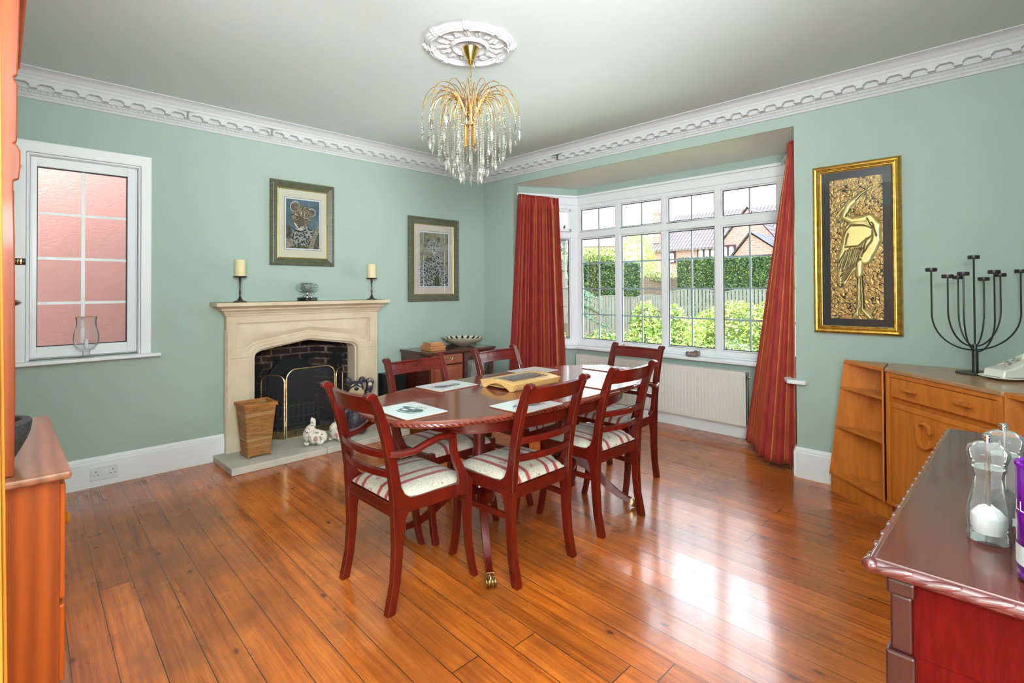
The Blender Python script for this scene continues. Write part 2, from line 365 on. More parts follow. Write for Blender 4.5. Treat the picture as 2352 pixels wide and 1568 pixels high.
def wicker():
    m, nt, b = newmat('woven_wicker'); tc = nt.nodes.new('ShaderNodeTexCoord'); sp = nt.nodes.new('ShaderNodeSeparateXYZ'); nt.links.new(tc.outputs['Object'], sp.inputs[0])
    br = N(nt, 'ShaderNodeTexWave', {'Vector': coords(nt, (1, 1, 1)), 'Scale': 52.0, 'Distortion': .5}, wave_type='BANDS', bands_direction='Z')
    xy = MA(nt, 'ADD', sp.outputs[0], sp.outputs[1]); cv = N(nt, 'ShaderNodeCombineXYZ', {0: xy, 1: 0.0, 2: 0.0})
    wv = N(nt, 'ShaderNodeTexWave', {'Vector': cv.outputs[0], 'Scale': 34.0, 'Distortion': .3}, wave_type='BANDS')
    n = N(nt, 'ShaderNodeTexNoise', {'Vector': coords(nt, (12, 12, 70)), 'Scale': 1.0, 'Detail': 4.0}); band = N(nt, 'ShaderNodeTexNoise', {'Vector': coords(nt, (.5, .5, 26)), 'Scale': 1.0, 'Detail': 1.0})
    h = MA(nt, 'MULTIPLY', br.outputs[0], MA(nt, 'ADD', .5, MA(nt, 'MULTIPLY', wv.outputs[0], .5)))
    c1 = RAMP(nt, n.outputs[0], [(.35, (.44, .17, .03)), (.6, (.72, .34, .09))]); c2 = MIX(nt, MA(nt, 'GREATER_THAN', band.outputs[0], .56), c1, (.74, .46, .19))
    col = MIX(nt, MA(nt, 'SUBTRACT', 1.0, MA(nt, 'ADD', .45, MA(nt, 'MULTIPLY', h, .55))), c2, (.12, .035, .008)); nt.links.new(col, b.inputs['Base Color']); b.inputs['Roughness'].default_value = .55
    BUMP(nt, b, h, .9, .004); return m
M['wicker'] = wicker()
def bricks(name, c1, c2, mort, sc, rough=.9, soot=False, axis='xz'):
    m, nt, b = newmat(name); tc = nt.nodes.new('ShaderNodeTexCoord'); sp = nt.nodes.new('ShaderNodeSeparateXYZ'); nt.links.new(tc.outputs['Object'], sp.inputs[0])
    hx = MA(nt, 'ADD', sp.outputs[0], sp.outputs[1]); cv = N(nt, 'ShaderNodeCombineXYZ', {0: hx, 1: sp.outputs[2], 2: 0.0})
    br = N(nt, 'ShaderNodeTexBrick', {'Vector': cv.outputs[0], 'Color1': (*c1, 1), 'Color2': (*c2, 1), 'Mortar': (*mort, 1), 'Scale': sc, 'Mortar Size': .022, 'Bias': 0.0, 'Brick Width': .5, 'Row Height': .17})
    col = br.outputs[0]
    if soot:
        n = N(nt, 'ShaderNodeTexNoise', {'Vector': tc.outputs['Object'], 'Scale': 5.0, 'Detail': 6.0, 'Roughness': .7}); col = MIX(nt, RAMP(nt, n.outputs[0], [(.42, (1, 1, 1)), (.66, (0, 0, 0))]), col, (.010, .008, .008))
    nt.links.new(col, b.inputs['Base Color']); b.inputs['Roughness'].default_value = rough
    BUMP(nt, b, MA(nt, 'SUBTRACT', 1.0, br.outputs['Fac']), .5, .006); return m
M['firebrick'] = bricks('sooty_brick', (.10, .045, .032), (.035, .02, .016), (.34, .25, .18), 2.9, soot=True)
M['housebrick'] = bricks('red_house_brick', (.60, .33, .29), (.54, .28, .245), (.62, .48, .44), 1.3)
M['oldbrick'] = bricks('old_wall_brick', (.34, .22, .18), (.26, .18, .16), (.34, .29, .26), 1.6)

# ------------------------------------------------------------------ the room
W, D, ZC, ZH = 3.92, 4.41, 2.66, 2.423
XL, YN = -.38, -.30
b = MB(); b.bx(-2.2, 4.9, -2.2, 4.62, -.12, 0); fl = struct(b.build('floor', M['floor']))
b = MB(); b.bx(-2.2, 4.0, -2.2, 4.6, ZC, ZC + .1); struct(b.build('ceiling', M['ceil']))
# wall with fireplace: window hole x .13-.69 z .86-2.16, fireplace hole x 1.36-2.40 z 0-.93
b = MB()
wx0, wx1, wz0, wz1 = .10, .695, .862, 2.16
for (x0, x1, z0, z1) in [(XL - .1, wx0, 0, ZC), (wx0, wx1, 0, wz0), (wx0, wx1, wz1, ZC), (wx1, 1.38, 0, ZC), (1.38, 2.38, .92, ZC), (2.38, W + .1, 0, ZC)]:
    b.bx(x0, x1, D, D + .14, z0, z1)
struct(b.build('wall_back', M['wall']))
b = MB(); b.prism([(W, 3.936), (4.03, 3.972), (4.03, 4.1), (W + .06, D), (W, D)], 0, ZH).prism([(W, 1.168), (W, YN), (W + .06, YN), (4.03, 1.0), (4.03, 1.132)], 0, ZH).bx(W, W + .012, YN, D, ZH, ZC)
struct(b.build('wall_right', M['wall']))
b = MB(); b.bx(XL - .06, XL, .75, D, 0, ZC); struct(b.build('wall_left', M['wall']))
b = MB(); b.bx(.9, W + .06, YN - .06, YN, 0, ZC); struct(b.build('wall_near', M['wall']))
b = MB(); b.bx(-2.2, -2.1, -2.2, .85, 0, ZC).bx(-2.2, 1.0, -2.2, -2.1, 0, ZC).bx(.9, 1.0, -2.2, YN, 0, ZC).bx(-2.2, XL, .75, .85, 0, ZC); struct(b.build('wall_hall', M['soffit']))
# bay
Pn = [(4.03, 3.972), (4.668, 3.651), (4.668, 1.452), (4.03, 1.132)]
def off(pl, d):
    out = []
    for i, p in enumerate(pl):
        a = V(pl[max(i - 1, 0)]); c = V(p); e = V(pl[min(i + 1, len(pl) - 1)])
        n1 = (c - a) if i > 0 else (e - c); n2 = (e - c) if i < len(pl) - 1 else (c - a)
        n1 = V((-n1.y, n1.x)).normalized(); n2 = V((-n2.y, n2.x)).normalized(); n = (n1 + n2).normalized()
        out.append(tuple(c + n * (d / max(.3, n.dot(n1)))))
    return out
out_ = off(Pn, .16); inn = off(Pn, -.06)
low_in = [(3.98, 3.925), (4.60, 3.615), (4.60, 1.488), (3.98, 1.18)]
b = MB(); b.prism(low_in + out_[::-1], 0, .637); b.prism(Pn + out_[::-1], 2.341, ZH - .0005); struct(b.build('wall_bay', M['wall']))
b = MB(); b.prism([(3.9325, 4.08), (4.9, 4.0), (4.9, 1.1), (3.9325, 1.05)], ZH, ZH + .08); struct(b.build('ceiling', M['soffit']))
SIN = V((-.8934, .4493))
# sill
sill = [(3.875, 1.10), (3.875, 1.215), (4.51, 1.535), (4.51, 3.568), (4.425, 3.611), (4.425, 3.70), (4.03, 3.90), (4.03, 3.972), (4.70, 3.66), (4.70, 1.44), (4.03, 1.132), (3.925, 1.165), (3.925, 1.10)]
b = MB(); b.prism(sill, .638, .665); struct(b.build('trim_1', M['gloss_white'], bevel=.006))
# track board above the windows
b = MB(); b.prism(off(Pn, -.012) + off(Pn, .03)[::-1], 2.247, 2.34); b.prism(off(Pn, -.02) + Pn[::-1], 2.325, 2.345); b.prism(off(Pn, -.022) + Pn[::-1], 2.24, 2.256)
struct(b.build('trim_2', M['gloss_white']))

# windows
def bay_window(idx, T, L, lights, upper_vent=False):
    """T maps (along, out, z): a window of length L"""
    f = MB(); g = MB(); gs = MB(); bars = MB()
    z0, z1, t0, t1 = .665, 2.25, 1.865, 1.940
    f.bx(0, L, 0, .07, z0, .727, T=T).bx(0, L, 0, .07, 2.197, z1, T=T).bx(0, L, -.004, .07, t0 + .004, t1 - .004, T=T)
    f.bx(0, L, -.03, .0, z0, .682, T=T)
    xs = [0] + [x for l in lights for x in l] + [L]
    for i in range(0, len(xs), 2): f.bx(xs[i], xs[i + 1], -.003, .07, z0, z1, T=T)
    for (a, c) in lights:
        for (u0, u1) in ((.727, t0), (t1, 2.197)):
            o_ = .004
            for q in ((a, a + .012, u0, u1), (c - .012, c, u0, u1), (a, c, u0, u0 + .012), (a, c, u1 - .012, u1)): f.bx(q[0], q[1], .012, .035, q[2], q[3], T=T)
            for q in ((a + .012, a + .018, u0 + .012, u1 - .012), (c - .018, c - .012, u0 + .012, u1 - .012), (a + .012, c - .012, u0 + .012, u0 + .018), (a + .012, c - .012, u1 - .018, u1 - .012)): gs.bx(q[0], q[1], .024, .032, q[2], q[3], T=T)
            g.bx(a + .012, c - .012, .034, .038, u0 + .012, u1 - .012, T=T)
            mid = (a + c) / 2; bars.bx(mid - .008, mid + .008, .040, .046, u0, u1, T=T)
            if u0 < 1: 
                for k in (1, 2, 3):
                    zz = u0 + (u1 - u0) * k / 4; bars.bx(a, c, .0405, .0455, zz - .0075, zz + .0075, T=T)
    o = struct(f.build('window_%d' % idx, M['upvc'], bevel=.004))
    for mb, nm, mt in ((g, 'pane', M['pane']), (gs, 'gasket', M['gasket']), (bars, 'glazing_bars', M['bars'])): mb.build(nm, mt, o)
    return o
T2 = Matrix(((0, 1, 0, 4.668), (-1, 0, 0, 3.651), (0, 0, 1, 0), (0, 0, 0, 1)))
LI = [(3.625, 3.147), (3.092, 2.604), (2.549, 2.065), (2.009, 1.524)]
bay_window(2, T2, 3.651 - 1.452, [(3.651 - a, 3.651 - c) for a, c in LI])
def sideT(p, d):
    n = V((d[1], -d[0]))
    return n
dl = V((-.8934, .4493)); Ls = .714
n_ = V((.4493, .8934))
T3 = Matrix(((dl.x, n_.x, 0, 4.668), (dl.y, n_.y, 0, 3.651), (0, 0, 1, 0), (0, 0, 0, 1)))
bay_window(3, T3, Ls, [(.085, .64)])
dr = V((-.8934, -.4493)); n2_ = V((.4493, -.8934))
T4 = Matrix(((dr.x, n2_.x, 0, 4.668), (dr.y, n2_.y, 0, 1.452), (0, 0, 1, 0), (0, 0, 0, 1)))
bay_window(4, T4, Ls, [(.085, .64)])
# opener frame in the small side light
b = MB(); 
for q in ((.085, .115, 1.94, 2.197), (.61, .64, 1.94, 2.197), (.085, .64, 1.94, 1.975), (.085, .64, 2.162, 2.197)): b.bx(q[0], q[1], -.018, .03, q[2], q[3], T=T3)
b.build('opener_frame', M['upvc'], bpy.data.objects['window_3'], bevel=.004)
# left window with obscure glass
wy = 4.47
b = MB()
fo = (.137, .69, .873, 2.15)
b.bx(fo[0], .17, 4.44, 4.50, fo[2], fo[3]).bx(.635, fo[1], 4.44, 4.50, fo[2], fo[3]).bx(.17, .635, 4.44, 4.50, 2.09, fo[3]).bx(.17, .635, 4.44, 4.50, fo[2], .943)
b.bx(.101, .136, 4.411, 4.55, .863, 2.15).bx(.691, .70, 4.411, 4.55, .863, 2.15).bx(.101, .70, 4.411, 4.55, 2.151, 2.16)
b.bx(.147, .68, 4.433, 4.4395, .874, .885).bx(.138, .147, 4.433, 4.4395, .874, 2.149).bx(.68, .689, 4.433, 4.4395, .874, 2.149)
w1 = struct(b.build('window_1', M['upvc'], bevel=.004))
g = MB(); g.bx(.17, .635, 4.478, 4.482, .943, 2.09); g.build('pane', M['frosted'], w1)
g = MB()
for q in ((.17, .175, .943, 2.09), (.63, .635, .943, 2.09), (.17, .635, .943, .948), (.17, .635, 2.085, 2.09)): g.bx(q[0], q[1], 4.46, 4.47, q[2], q[3])
g.build('gasket', M['gasket'], w1)
g = MB(); g.bx(.389, .409, 4.462, 4.47, .943, 2.09)
for zz in (1.796, 1.508, 1.22): g.bx(.17, .635, 4.4625, 4.4695, zz - .009, zz + .009)
g.build('glazing_bars', M['upvc'], w1)
# architrave + sill
b = MB()
def arch_side(x0, x1): b.bx(x0, x1, 4.385, D, .86, 2.238)
b.prism([(.055, .858), (.118, .858), (.118, 2.166), (.705, 2.166), (.705, .858), (.765, .858), (.765, 2.238), (.055, 2.238)], 4.388, D, 'y')
b.prism([(.119, .858), (.130, .858), (.130, 2.153), (.693, 2.153), (.693, .858), (.704, .858), (.704, 2.165), (.119, 2.165)], 4.396, D, 'y')
struct(b.build('trim_3', M['gloss_white'], bevel=.004))
b = MB(); b.bx(.02, .82, 4.355, 4.45, .835, .859); struct(b.build('trim_4', M['gloss_white'], bevel=.006, seg=3))

# baseboards
def board(name, pts, h=.195, t=.02):
    b = MB()
    prof = [(0, 0), (t, 0), (t, h - .035), (t * .75, h - .03), (t * .75, h - .018), (t * .35, h - .004), (0, h)]
    for (p, q) in pts:
        p = V(p); q = V(q); d = (q - p).normalized(); n = V((-d.y, d.x)); L = (q - p).length
        T = Matrix(((d.x, n.x, 0, p.x), (d.y, n.y, 0, p.y), (0, 0, 1, 0), (0, 0, 0, 1)))
        b.prism([(a, c) for a, c in prof], 0, L, 'x', T=T)
    return struct(b.build(name, M['gloss_white']))
board('baseboard_back', [((1.235, D), (XL, D)), ((W, D), (2.53, D))])
board('baseboard_right', [((W, YN), (W, 1.168)), ((W, 1.168), (4.0, 1.195)), ((W, 3.93), (W, D)), ((4.0, 3.91), (W, 3.93))], .205)
board('baseboard_bay', [((3.98, 1.18), (4.60, 1.488)), ((4.60, 1.488), (4.60, 3.615)), ((4.60, 3.615), (3.98, 3.925))], .17, .025)
board('baseboard_left', [((XL, D), (XL, .75))])

# cornice
def cornice(name, T, L, seed=0):
    b = MB()
    P = [(0, 2.500), (.012, 2.500), (.016, 2.506), (.016, 2.514), (.024, 2.518), (.028, 2.524), (.028, 2.528), (.022, 2.531), (.036, 2.549), (.050, 2.551), (.050, 2.600), (.086, 2.602), (.092, 2.612), (.092, 2.620), (.100, 2.624), (.110, 2.638), (.128, 2.648), (.148, 2.652), (.158, 2.655), (.158, 2.661), (0, 2.661)]
    b.prism(P, 0, L, 'x', T=T)
    per = .118; n = int(L / per) + 1
    zb, zm, zt = 2.5395, 2.562, 2.6005; q = .05
    for i in range(n):
        a = i * per
        if a + per > L: continue
        g_ = .018
        poly = [(a, zb + .012), (a, zt), (a + per, zt), (a + per, zb + .012), (a + per - g_, zb + .012), (a + per - g_, zm + .004), (a + per - g_ - .016, zm + .018), (a + g_ + .016, zm + .018), (a + g_, zm + .004), (a + g_, zb + .012)]
        b.prism([(p[0], p[1]) for p in poly], .053, .088, 'y', T=T)
    # egg band
    m_ = int(L / .0295)
    for i in range(m_):
        a = (i + .5) * .0295; c = T @ V((a, .031, 2.5405)); b.ball(c, (.0085, .0085, .0085), 6, 4)
        c2 = T @ V((a + .0147, .031, 2.5405)); b.ball(c2, (.004, .004, .0085), 5, 4)
    return struct(b.build(name, M['plaster'], smooth=True, ang=28))
TA = Matrix(((-1, 0, 0, W), (0, -1, 0, D), (0, 0, 1, 0), (0, 0, 0, 1)))
cornice('trim_5', TA, W - XL)
TB = Matrix(((0, -1, 0, W), (1, 0, 0, YN), (0, 0, 1, 0), (0, 0, 0, 1)))
cornice('trim_6', TB, D - YN)
# floor surface exclusion: socket
s = thing('wall_socket', 'pale double plug socket set in the white skirting left of the hearth', 'socket', (.508, D - .02, .088))
b = MB(); b.bx(-.073, .073, -.010, 0, -.043, .043); b.build('faceplate', M['socket'], s, bevel=.003)
for sx in (-1, 1):
    b = MB(); b.bx(sx * .0075 - .006, sx * .0075 + .006, -.014, -.010, .0, .022); b.build('switch', M['white'], s, bevel=.001)
    b = MB()
    for (x, z, a, h) in ((0, .012, .0025, .004), (-.011, -.01, .0035, .002), (.011, -.01, .0035, .002)): b.bx(sx * .045 + x - a, sx * .045 + x + a, -.0106, -.0100, z - h, z + h)
    b.build('pin_holes', M['black'], s)

# ------------------------------------------------------------------ ceiling rose and chandelier
def rose():
    b = MB(); NT, NR = 256, 46
    def Rb(th):
        k = (th / (2 * PI) * 8) % 1; x = abs(k - .5) * 2   # 0 mid-lobe, 1 at point
        r = .225 + .026 * math.sqrt(max(0, 1 - x * x))
        if x > .80: r += .026 * (1 if x > .86 else (x - .80) / .06)
        return r
    def hz(th, t):
        if t > .985: return 0.0 + (1 - t) / .015 * .012
        if t > .95: return .014
        if t > .91: return .020 + .006 * math.sin((t - .91) / .04 * PI)
        if t > .84: return .026 - .004 * math.cos((t - .84) / .07 * 2 * PI)
        if t > .80: return .016
        if t > .76: return .010
        if t > .44:
            x = math.cos(th * 16); r_ = (t - .6) / .16
            l = max(0, 1 - r_ * r_); v_ = noise.noise(V((math.cos(th) * t * 16, math.sin(th) * t * 16, 3))) + .6 * math.sin(th * 48 + t * 30)
            return .008 + .010 * l * max(0, .45 + .55 * x) * (1 + .7 * v_)
        if t > .34: return .012 + .014 * math.sin((t - .34) / .10 * PI)
        if t > .30: return .010
        return .008 + .004 * math.sin(th * 24) * max(0, 1 - abs(t - .2) / .1)
    def fn(u, v):
        th = 2 * PI * u; t = v; r = Rb(th) * t if t > .72 else (.24 * t + (Rb(th) - .24) * (t / .72) ** 6 * .72)
        return (r * math.cos(th + PI / 8), r * math.sin(th + PI / 8), -hz(th, t))
    b.grid(fn, NT, NR)
    o = b.build('ceiling_rose', M['plaster'], smooth=True, ang=35)
    o.location = (1.855, 2.20, ZC); o.rotation_euler = (0, 0, math.radians(22.5 + 0)); return tag(o, 'ornate white plaster ceiling rose with scalloped rim around the chandelier', 'ceiling rose')
rose()
CH = V((1.872, 2.212, 0))
ch = thing('chandelier', 'gold waterfall chandelier hung with crystal strands under the ceiling rose', 'chandelier', CH)
b = MB(); b.lathe([(.049, ZC - .012), (.0505, ZC - .016), (.049, ZC - .021), (.019, ZC - .082), (.019, ZC - .086), (.009, ZC - .104), (0, ZC - .106)], 32); b.build('canopy', M['gold'], ch, smooth=True, ang=15)
b = MB(); z = ZC - .10; b.tube([(0, 0, z), (0, 0, z - .045)], .0045, 8)
z -= .045; k = 0
while z > 2.315:
    th = [2 * PI * i / 12 for i in range(13)]; a = k % 2
    pts = [((.006 * math.cos(t)) * (1 - a), (.006 * math.cos(t)) * a, z - .014 + .016 * math.sin(t)) for t in th]; b.tube(pts, .0016, 5, cap=False); z -= .025; k += 1
b.build('chain', M['gold'], ch, smooth=True)
b = MB(); b.lathe([(0, 2.235), (.03, 2.232), (.036, 2.226), (.036, 2.212), (.028, 2.206), (.012, 2.205), (.012, 2.15), (.0, 2.15)], 24)
for a in range(3):
    t = a * 2 * PI / 3 + .5; b.lathe([(.012, 2.215), (.013, 2.15), (.013, 2.105), (.016, 2.10), (.016, 2.093), (0, 2.093)], 12, (.03 * math.cos(t), .03 * math.sin(t), 0))
b.build('hub', M['gold'], ch, smooth=True)
b = MB(); b.lathe([(0, 2.335), (.006, 2.33), (.012, 2.315), (.006, 2.30), (.008, 2.295), (.009, 2.285), (.004, 2.275), (0, 2.24)], 8); b.build('crystal_stem', M['crystal'], ch)
def strand(nb, drop=True, r=.0058):
    s1 = MB(); z = 0
    for i in range(nb):
        s1.lathe([(0, z), (r, z - r * .8), (r, z - r * 1.3), (0, z - r * 2.1)], 6, cap=False); z -= r * 2.45
    if drop: s1.lathe([(0, z), (.005, z - .006), (.0088, z - .036), (.0045, z - .054), (0, z - .066)], 6, cap=False)
    return s1
tiers = [(16, .272, 2.265, 2.405, 5, 0), (16, .225, 2.262, 2.385, 9, .5), (14, .180, 2.258, 2.36, 13, .2), (12, .138, 2.255, 2.335, 16, .6), (10, .098, 2.25, 2.31, 19, .3), (8, .058, 2.24, 2.285, 20, .1)]
for ti, (n, rr, ze, zp, nb, ph) in enumerate(tiers):
    arm = MB(); pts = []
    r0 = .022
    for i in range(15):
        t = i / 14
        p0, p1, p2, p3 = V((r0, 2.225)), V((r0 + .03 + rr * .05, zp + .075)), V((rr * .98, zp + .055)), V((rr, ze))
        q = p0 * (1 - t) ** 3 + p1 * 3 * t * (1 - t) ** 2 + p2 * 3 * t * t * (1 - t) + p3 * t ** 3
        pts.append((q.x, 0, q.y))
    arm.tube(pts, .0021, 6); arm.ball((rr, 0, ze - .002), .004, 6, 4)
    st = strand(nb)
    a0 = s0 = None
    for i in range(n):
        th = 2 * PI * (i + ph) / n
        if a0 is None: o = arm.build('arm', M['gold'], ch, smooth=True); a0 = o; q = st.build('crystal_strand', M['bead'] if ti % 2 else M['crystal'], o); s0 = q
        else: o = a0.copy(); COL.objects.link(o); o.parent = ch; q = s0.copy(); COL.objects.link(q); q.parent = o
        o.rotation_euler = (0, 0, th); q.location = (rr, 0, ze - .005)

# ------------------------------------------------------------------ fireplace
fp = thing('fireplace', 'carved pale limestone fireplace with pointed arch against the green wall', 'fireplace', (0, 0, 0))
FY = 4.345; X0, X1, XC = 1.235, 2.525, 1.880
al = [(1.436, .05), (1.436, .772), (1.441, .792), (1.455, .808), (1.481, .821), (1.535, .832), (XC, .884)]
ar = [(2 * XC - x, z) for x, z in al]
pl = [(XC, .948), (1.452, .872), (1.415, .855), (1.398, .835), (1.386, .824), (1.310, .824), (1.310, 1.040), (XC, 1.040)]
b = MB()
for s_, arc in ((1, al), (-1, ar)):
    fx = (lambda x: x) if s_ == 1 else (lambda x: 2 * XC - x)
    poly = [(fx(XC), 1.10), (fx(X0), 1.10), (fx(X0), .05)] + arc + [(fx(x), z) for x, z in pl]
    b.prism(poly, FY, FY + .022, 'y')
    poly = [(fx(XC), 1.10), (fx(X0), 1.10), (fx(X0), .05)] + arc
    b.prism(poly, FY + .022, D - .0005, 'y')
b.build('surround', M['stone'], fp, bevel=.004)
b = MB()
for s_, arc in ((1, al), (-1, ar)):
    fx = (lambda x: x) if s_ == 1 else (lambda x: 2 * XC - x)
    b.prism([(fx(XC), .91), (fx(1.392), .91), (fx(1.392), .05)] + [(fx(max(x, 1.436) + .012) if x < 1.7 else XC, z - .01) for x, z in al], FY + .03, FY + .17, 'y')
    # raised field in the spandrel
    a_ = [(fx(1.325), FY + .0215, .838), (fx(1.380), FY + .0215, .838), (fx(1.43), FY + .0215, .886), (fx(XC), FY + .0215, .958), (fx(XC), FY + .0215, 1.025), (fx(1.325), FY + .0215, 1.025)]
    c_ = [(fx(1.375), FY - .004, .925), (fx(1.392), FY - .004, .932), (fx(1.45), FY - .004, .940), (fx(XC), FY - .002, .986), (fx(XC), FY - .002, .990), (fx(1.385), FY - .004, .962)]
    b.add(a_ + c_, [(i, (i + 1) % 6, 6 + (i + 1) % 6, 6 + i) for i in range(6)] + [tuple(range(6, 12))])
    # arch roll mouldings
    pth = [V((fx(x), FY - .002, z)) for x, z in al]
    def offp(d): return [(fx(1.436 - d), FY - .001, .05), (fx(1.436 - d), FY - .001, .775), (fx(1.446 - d * .9), FY - .001, .797 + d * .25), (fx(1.462 - d * .6), FY - .001, .812 + d * .7), (fx(1.486 - d * .2), FY - .001, .822 + d), (fx(1.535), FY - .001, .833 + d), (XC, FY - .001, .885 + d)]
    b.tube(offp(.010), .0085, 8); b.tube(offp(.030), .0045, 6)
    # stopped chamfer rib on the pilaster
    b.prism([(fx(1.243), .20), (fx(1.250), .185), (fx(1.262), .20), (fx(1.262), .99), (fx(1.250), 1.005), (fx(1.243), .99)], FY - .006, FY + .002, 'y')
    b.bx(*sorted((fx(X0 - .006), fx(X0 + .002))), FY + .015, FY + .04, .20, .99)
b.build('carved_moulding', M['stone'], fp, smooth=True, ang=30)
b = MB(); prof = [(0, 1.10), (.012, 1.10), (.014, 1.112), (.02, 1.118), (.026, 1.130), (.040, 1.142), (.048, 1.144), (.050, 1.154), (.066, 1.166), (.092, 1.174), (.098, 1.178), (.098, 1.200), (.094, 1.205), (0, 1.205)]
def loop(p, z): return [(X0 - p, D - .0005, z), (X0 - p, FY - p * 1.25, z), (X1 + p * .6, FY - p * 1.25, z), (X1 + p * .6, D - .0005, z)]
vs = [q for p, z in prof for q in loop(p, z)]; fs = []
for k in range(len(prof) - 1):
    for i in range(3): fs.append((k * 4 + i, k * 4 + i + 1, k * 4 + i + 5, k * 4 + i + 4))
L_ = (len(prof) - 2) * 4; fs.append((L_, L_ + 1, L_ + 2, L_ + 3))
fs.append((3, 2, 1, 0)); fs.append(tuple(k * 4 for k in range(len(prof)))); fs.append(tuple(k * 4 + 3 for k in range(len(prof)))[::-1])
b.add(vs, fs); b.build('mantel_shelf', M['stone'], fp)
b = MB(); b.bx(X0 - .0006, 1.437, FY - .0006, FY, .769, .7715).bx(2.324, X1 + .0006, FY - .0006, FY, .769, .7715).bx(X0 - .0006, X0, FY, D - .001, .769, .7715); b.build('mortar_joint', mat('grey_joint', (.34, .28, .22), .9), fp)
b = MB(); b.bx(1.158, 1.850, 3.95, D - .0005, 0, .05).bx(1.852, 2.30, 3.95, D - .0005, 0, .05).bx(2.302, 2.62, 3.95, D - .0005, 0, .05)
b.bx(1.38, 2.38, D - .0005, 4.95, 0, .05); b.build('hearth', [M['hearth']], fp, bevel=.005)
b = MB()
b.bx(1.38, 2.38, 4.88, 4.95, .05, 1.3); b.prism([(1.38, 4.52), (1.42, 4.52), (1.60, 4.88), (1.38, 4.88)], .05, 1.3); b.prism([(2.38, 4.52), (2.34, 4.52), (2.16, 4.88), (2.38, 4.88)], .05, 1.3)
b.bx(1.38, 1.42, 4.42, 4.52, .05, 1.0).bx(2.34, 2.38, 4.42, 4.52, .05, 1.0); b.bx(1.38, 2.38, 4.515, 4.95, 1.25, 1.3); b.bx(1.38, 2.38, 4.515, 4.55, .915, 1.3)
b.build('firebox', M['firebrick'], fp)
# grate
gr = thing('fire_grate', 'black iron fire grate standing behind the folding mesh screen', 'grate', (1.90, 4.66, .05))
b = MB()
pts = [(-.21, .0), (-.21, .46)] + [(-.21 * math.cos(t), .46 + .17 * math.sin(t)) for t in [PI * i / 12 for i in range(1, 12)]] + [(.21, .46), (.21, 0)]
b.prism([(x, z) for x, z in pts], .10, .13, 'y'); b.build('fireback', M['black'], gr)
b = MB(); 
for i in range(9): b.bx(-.18 + i * .045 - .006, -.18 + i * .045 + .006, -.04, -.028, .06, .26)
b.bx(-.2, .2, -.045, -.025, .22, .235).bx(-.2, .2, -.045, -.025, .12, .135).bx(-.2, .2, -.045, .1, .06, .07)
for x in (-.19, .17):
    b.bx(x, x + .02, -.045, -.025, 0, .30).bx(x, x + .02, .08, .1, 0, .07)
b.build('bars', mat('grate_iron', (.12, .11, .10), .5, .6), gr)
# fire screen
def mesh_mat():
    m = bpy.data.materials.new('spark_mesh'); m.use_nodes = True; nt = m.node_tree; b_ = nt.nodes['Principled BSDF']; b_.inputs['Base Color'].default_value = (.03, .03, .035, 1); b_.inputs['Roughness'].default_value = .5
    ck = N(nt, 'ShaderNodeTexChecker', {'Vector': coords(nt, (520, 520, 520)), 'Scale': 1.0}); tr = nt.nodes.new('ShaderNodeBsdfTransparent'); mx = N(nt, 'ShaderNodeMixShader', {0: MA(nt, 'ADD', MA(nt, 'MULTIPLY', ck.outputs[1], .4), .38), 1: tr.outputs[0], 2: b_.outputs[0]}); nt.links.new(mx.outputs[0], nt.nodes['Material Output'].inputs[0]); return m
M['mesh'] = mesh_mat()
fs_ = thing('fire_screen', 'folding brass framed black mesh screen in front of the fire opening', 'fire screen', (1.93, 4.425, .052))
def screen_panel(T, w_, h_, r_=.085, both=True, lr=(1, 1)):
    pts = [(-w_ / 2, 0)] + ([(-w_ / 2 + r_ - r_ * math.cos(t), h_ - r_ + r_ * math.sin(t)) for t in [PI / 2 * i / 8 for i in range(9)]] if lr[0] else [(-w_ / 2, h_)])
    pts += ([(w_ / 2 - r_ + r_ * math.sin(t), h_ - r_ + r_ * math.cos(t)) for t in [PI / 2 * i / 8 for i in range(9)]] if lr[1] else [(w_ / 2, h_)]) + [(w_ / 2, 0)]
    a = MB(); a.tube([T @ V((x, 0, z)) for x, z in pts] + [T @ V((-w_ / 2, 0, 0))], .0072, 8); fr = a.build('panel_frame', M['brass'], fs_, smooth=True)
    a = MB(); a.flat([T @ V((x, .001, max(z, .06))) for x, z in pts]); mm = a.build('mesh_panel', M['mesh'], fr)
    a = MB(); 
    n = int(w_ / .0125)
    for i in range(n):
        for k in range(3):
            x = -w_ / 2 + .006 + (i + .5) * (w_ - .012) / n; z = .012 + k * .017; s_ = .0042
            a.flat([T @ V((x, -.0035, z - s_ * 1.5)), T @ V((x + s_, -.0035, z)), T @ V((x, -.0035, z + s_ * 1.5)), T @ V((x - s_, -.0035, z))], 1)
    a.bx(-w_ / 2, w_ / 2, -.003, .001, 0, .062, 0, T=T); a.build('pierced_band', [M['brass'], M['black']], fr)
screen_panel(Matrix.Identity(4), .425, .575)
def hinge(x, y, ang, w_): return Matrix.Translation((x, y, 0)) @ Matrix.Rotation(ang, 4, 'Z') @ Matrix.Translation((w_ / 2, 0, 0))
screen_panel(hinge(-.228, .004, math.radians(180 - 48), .20), .20, .53, .06, lr=(1, 1))
screen_panel(hinge(.228, .004, math.radians(48), .20), .20, .53, .06, lr=(1, 1))
b = MB()
for x in (-.220, .220):
    for z in (.1, .42): b.lathe([(.005, z), (.005, z + .045)], 8, (x, 0, 0))
b.build('hinge', M['brass'], fs_)

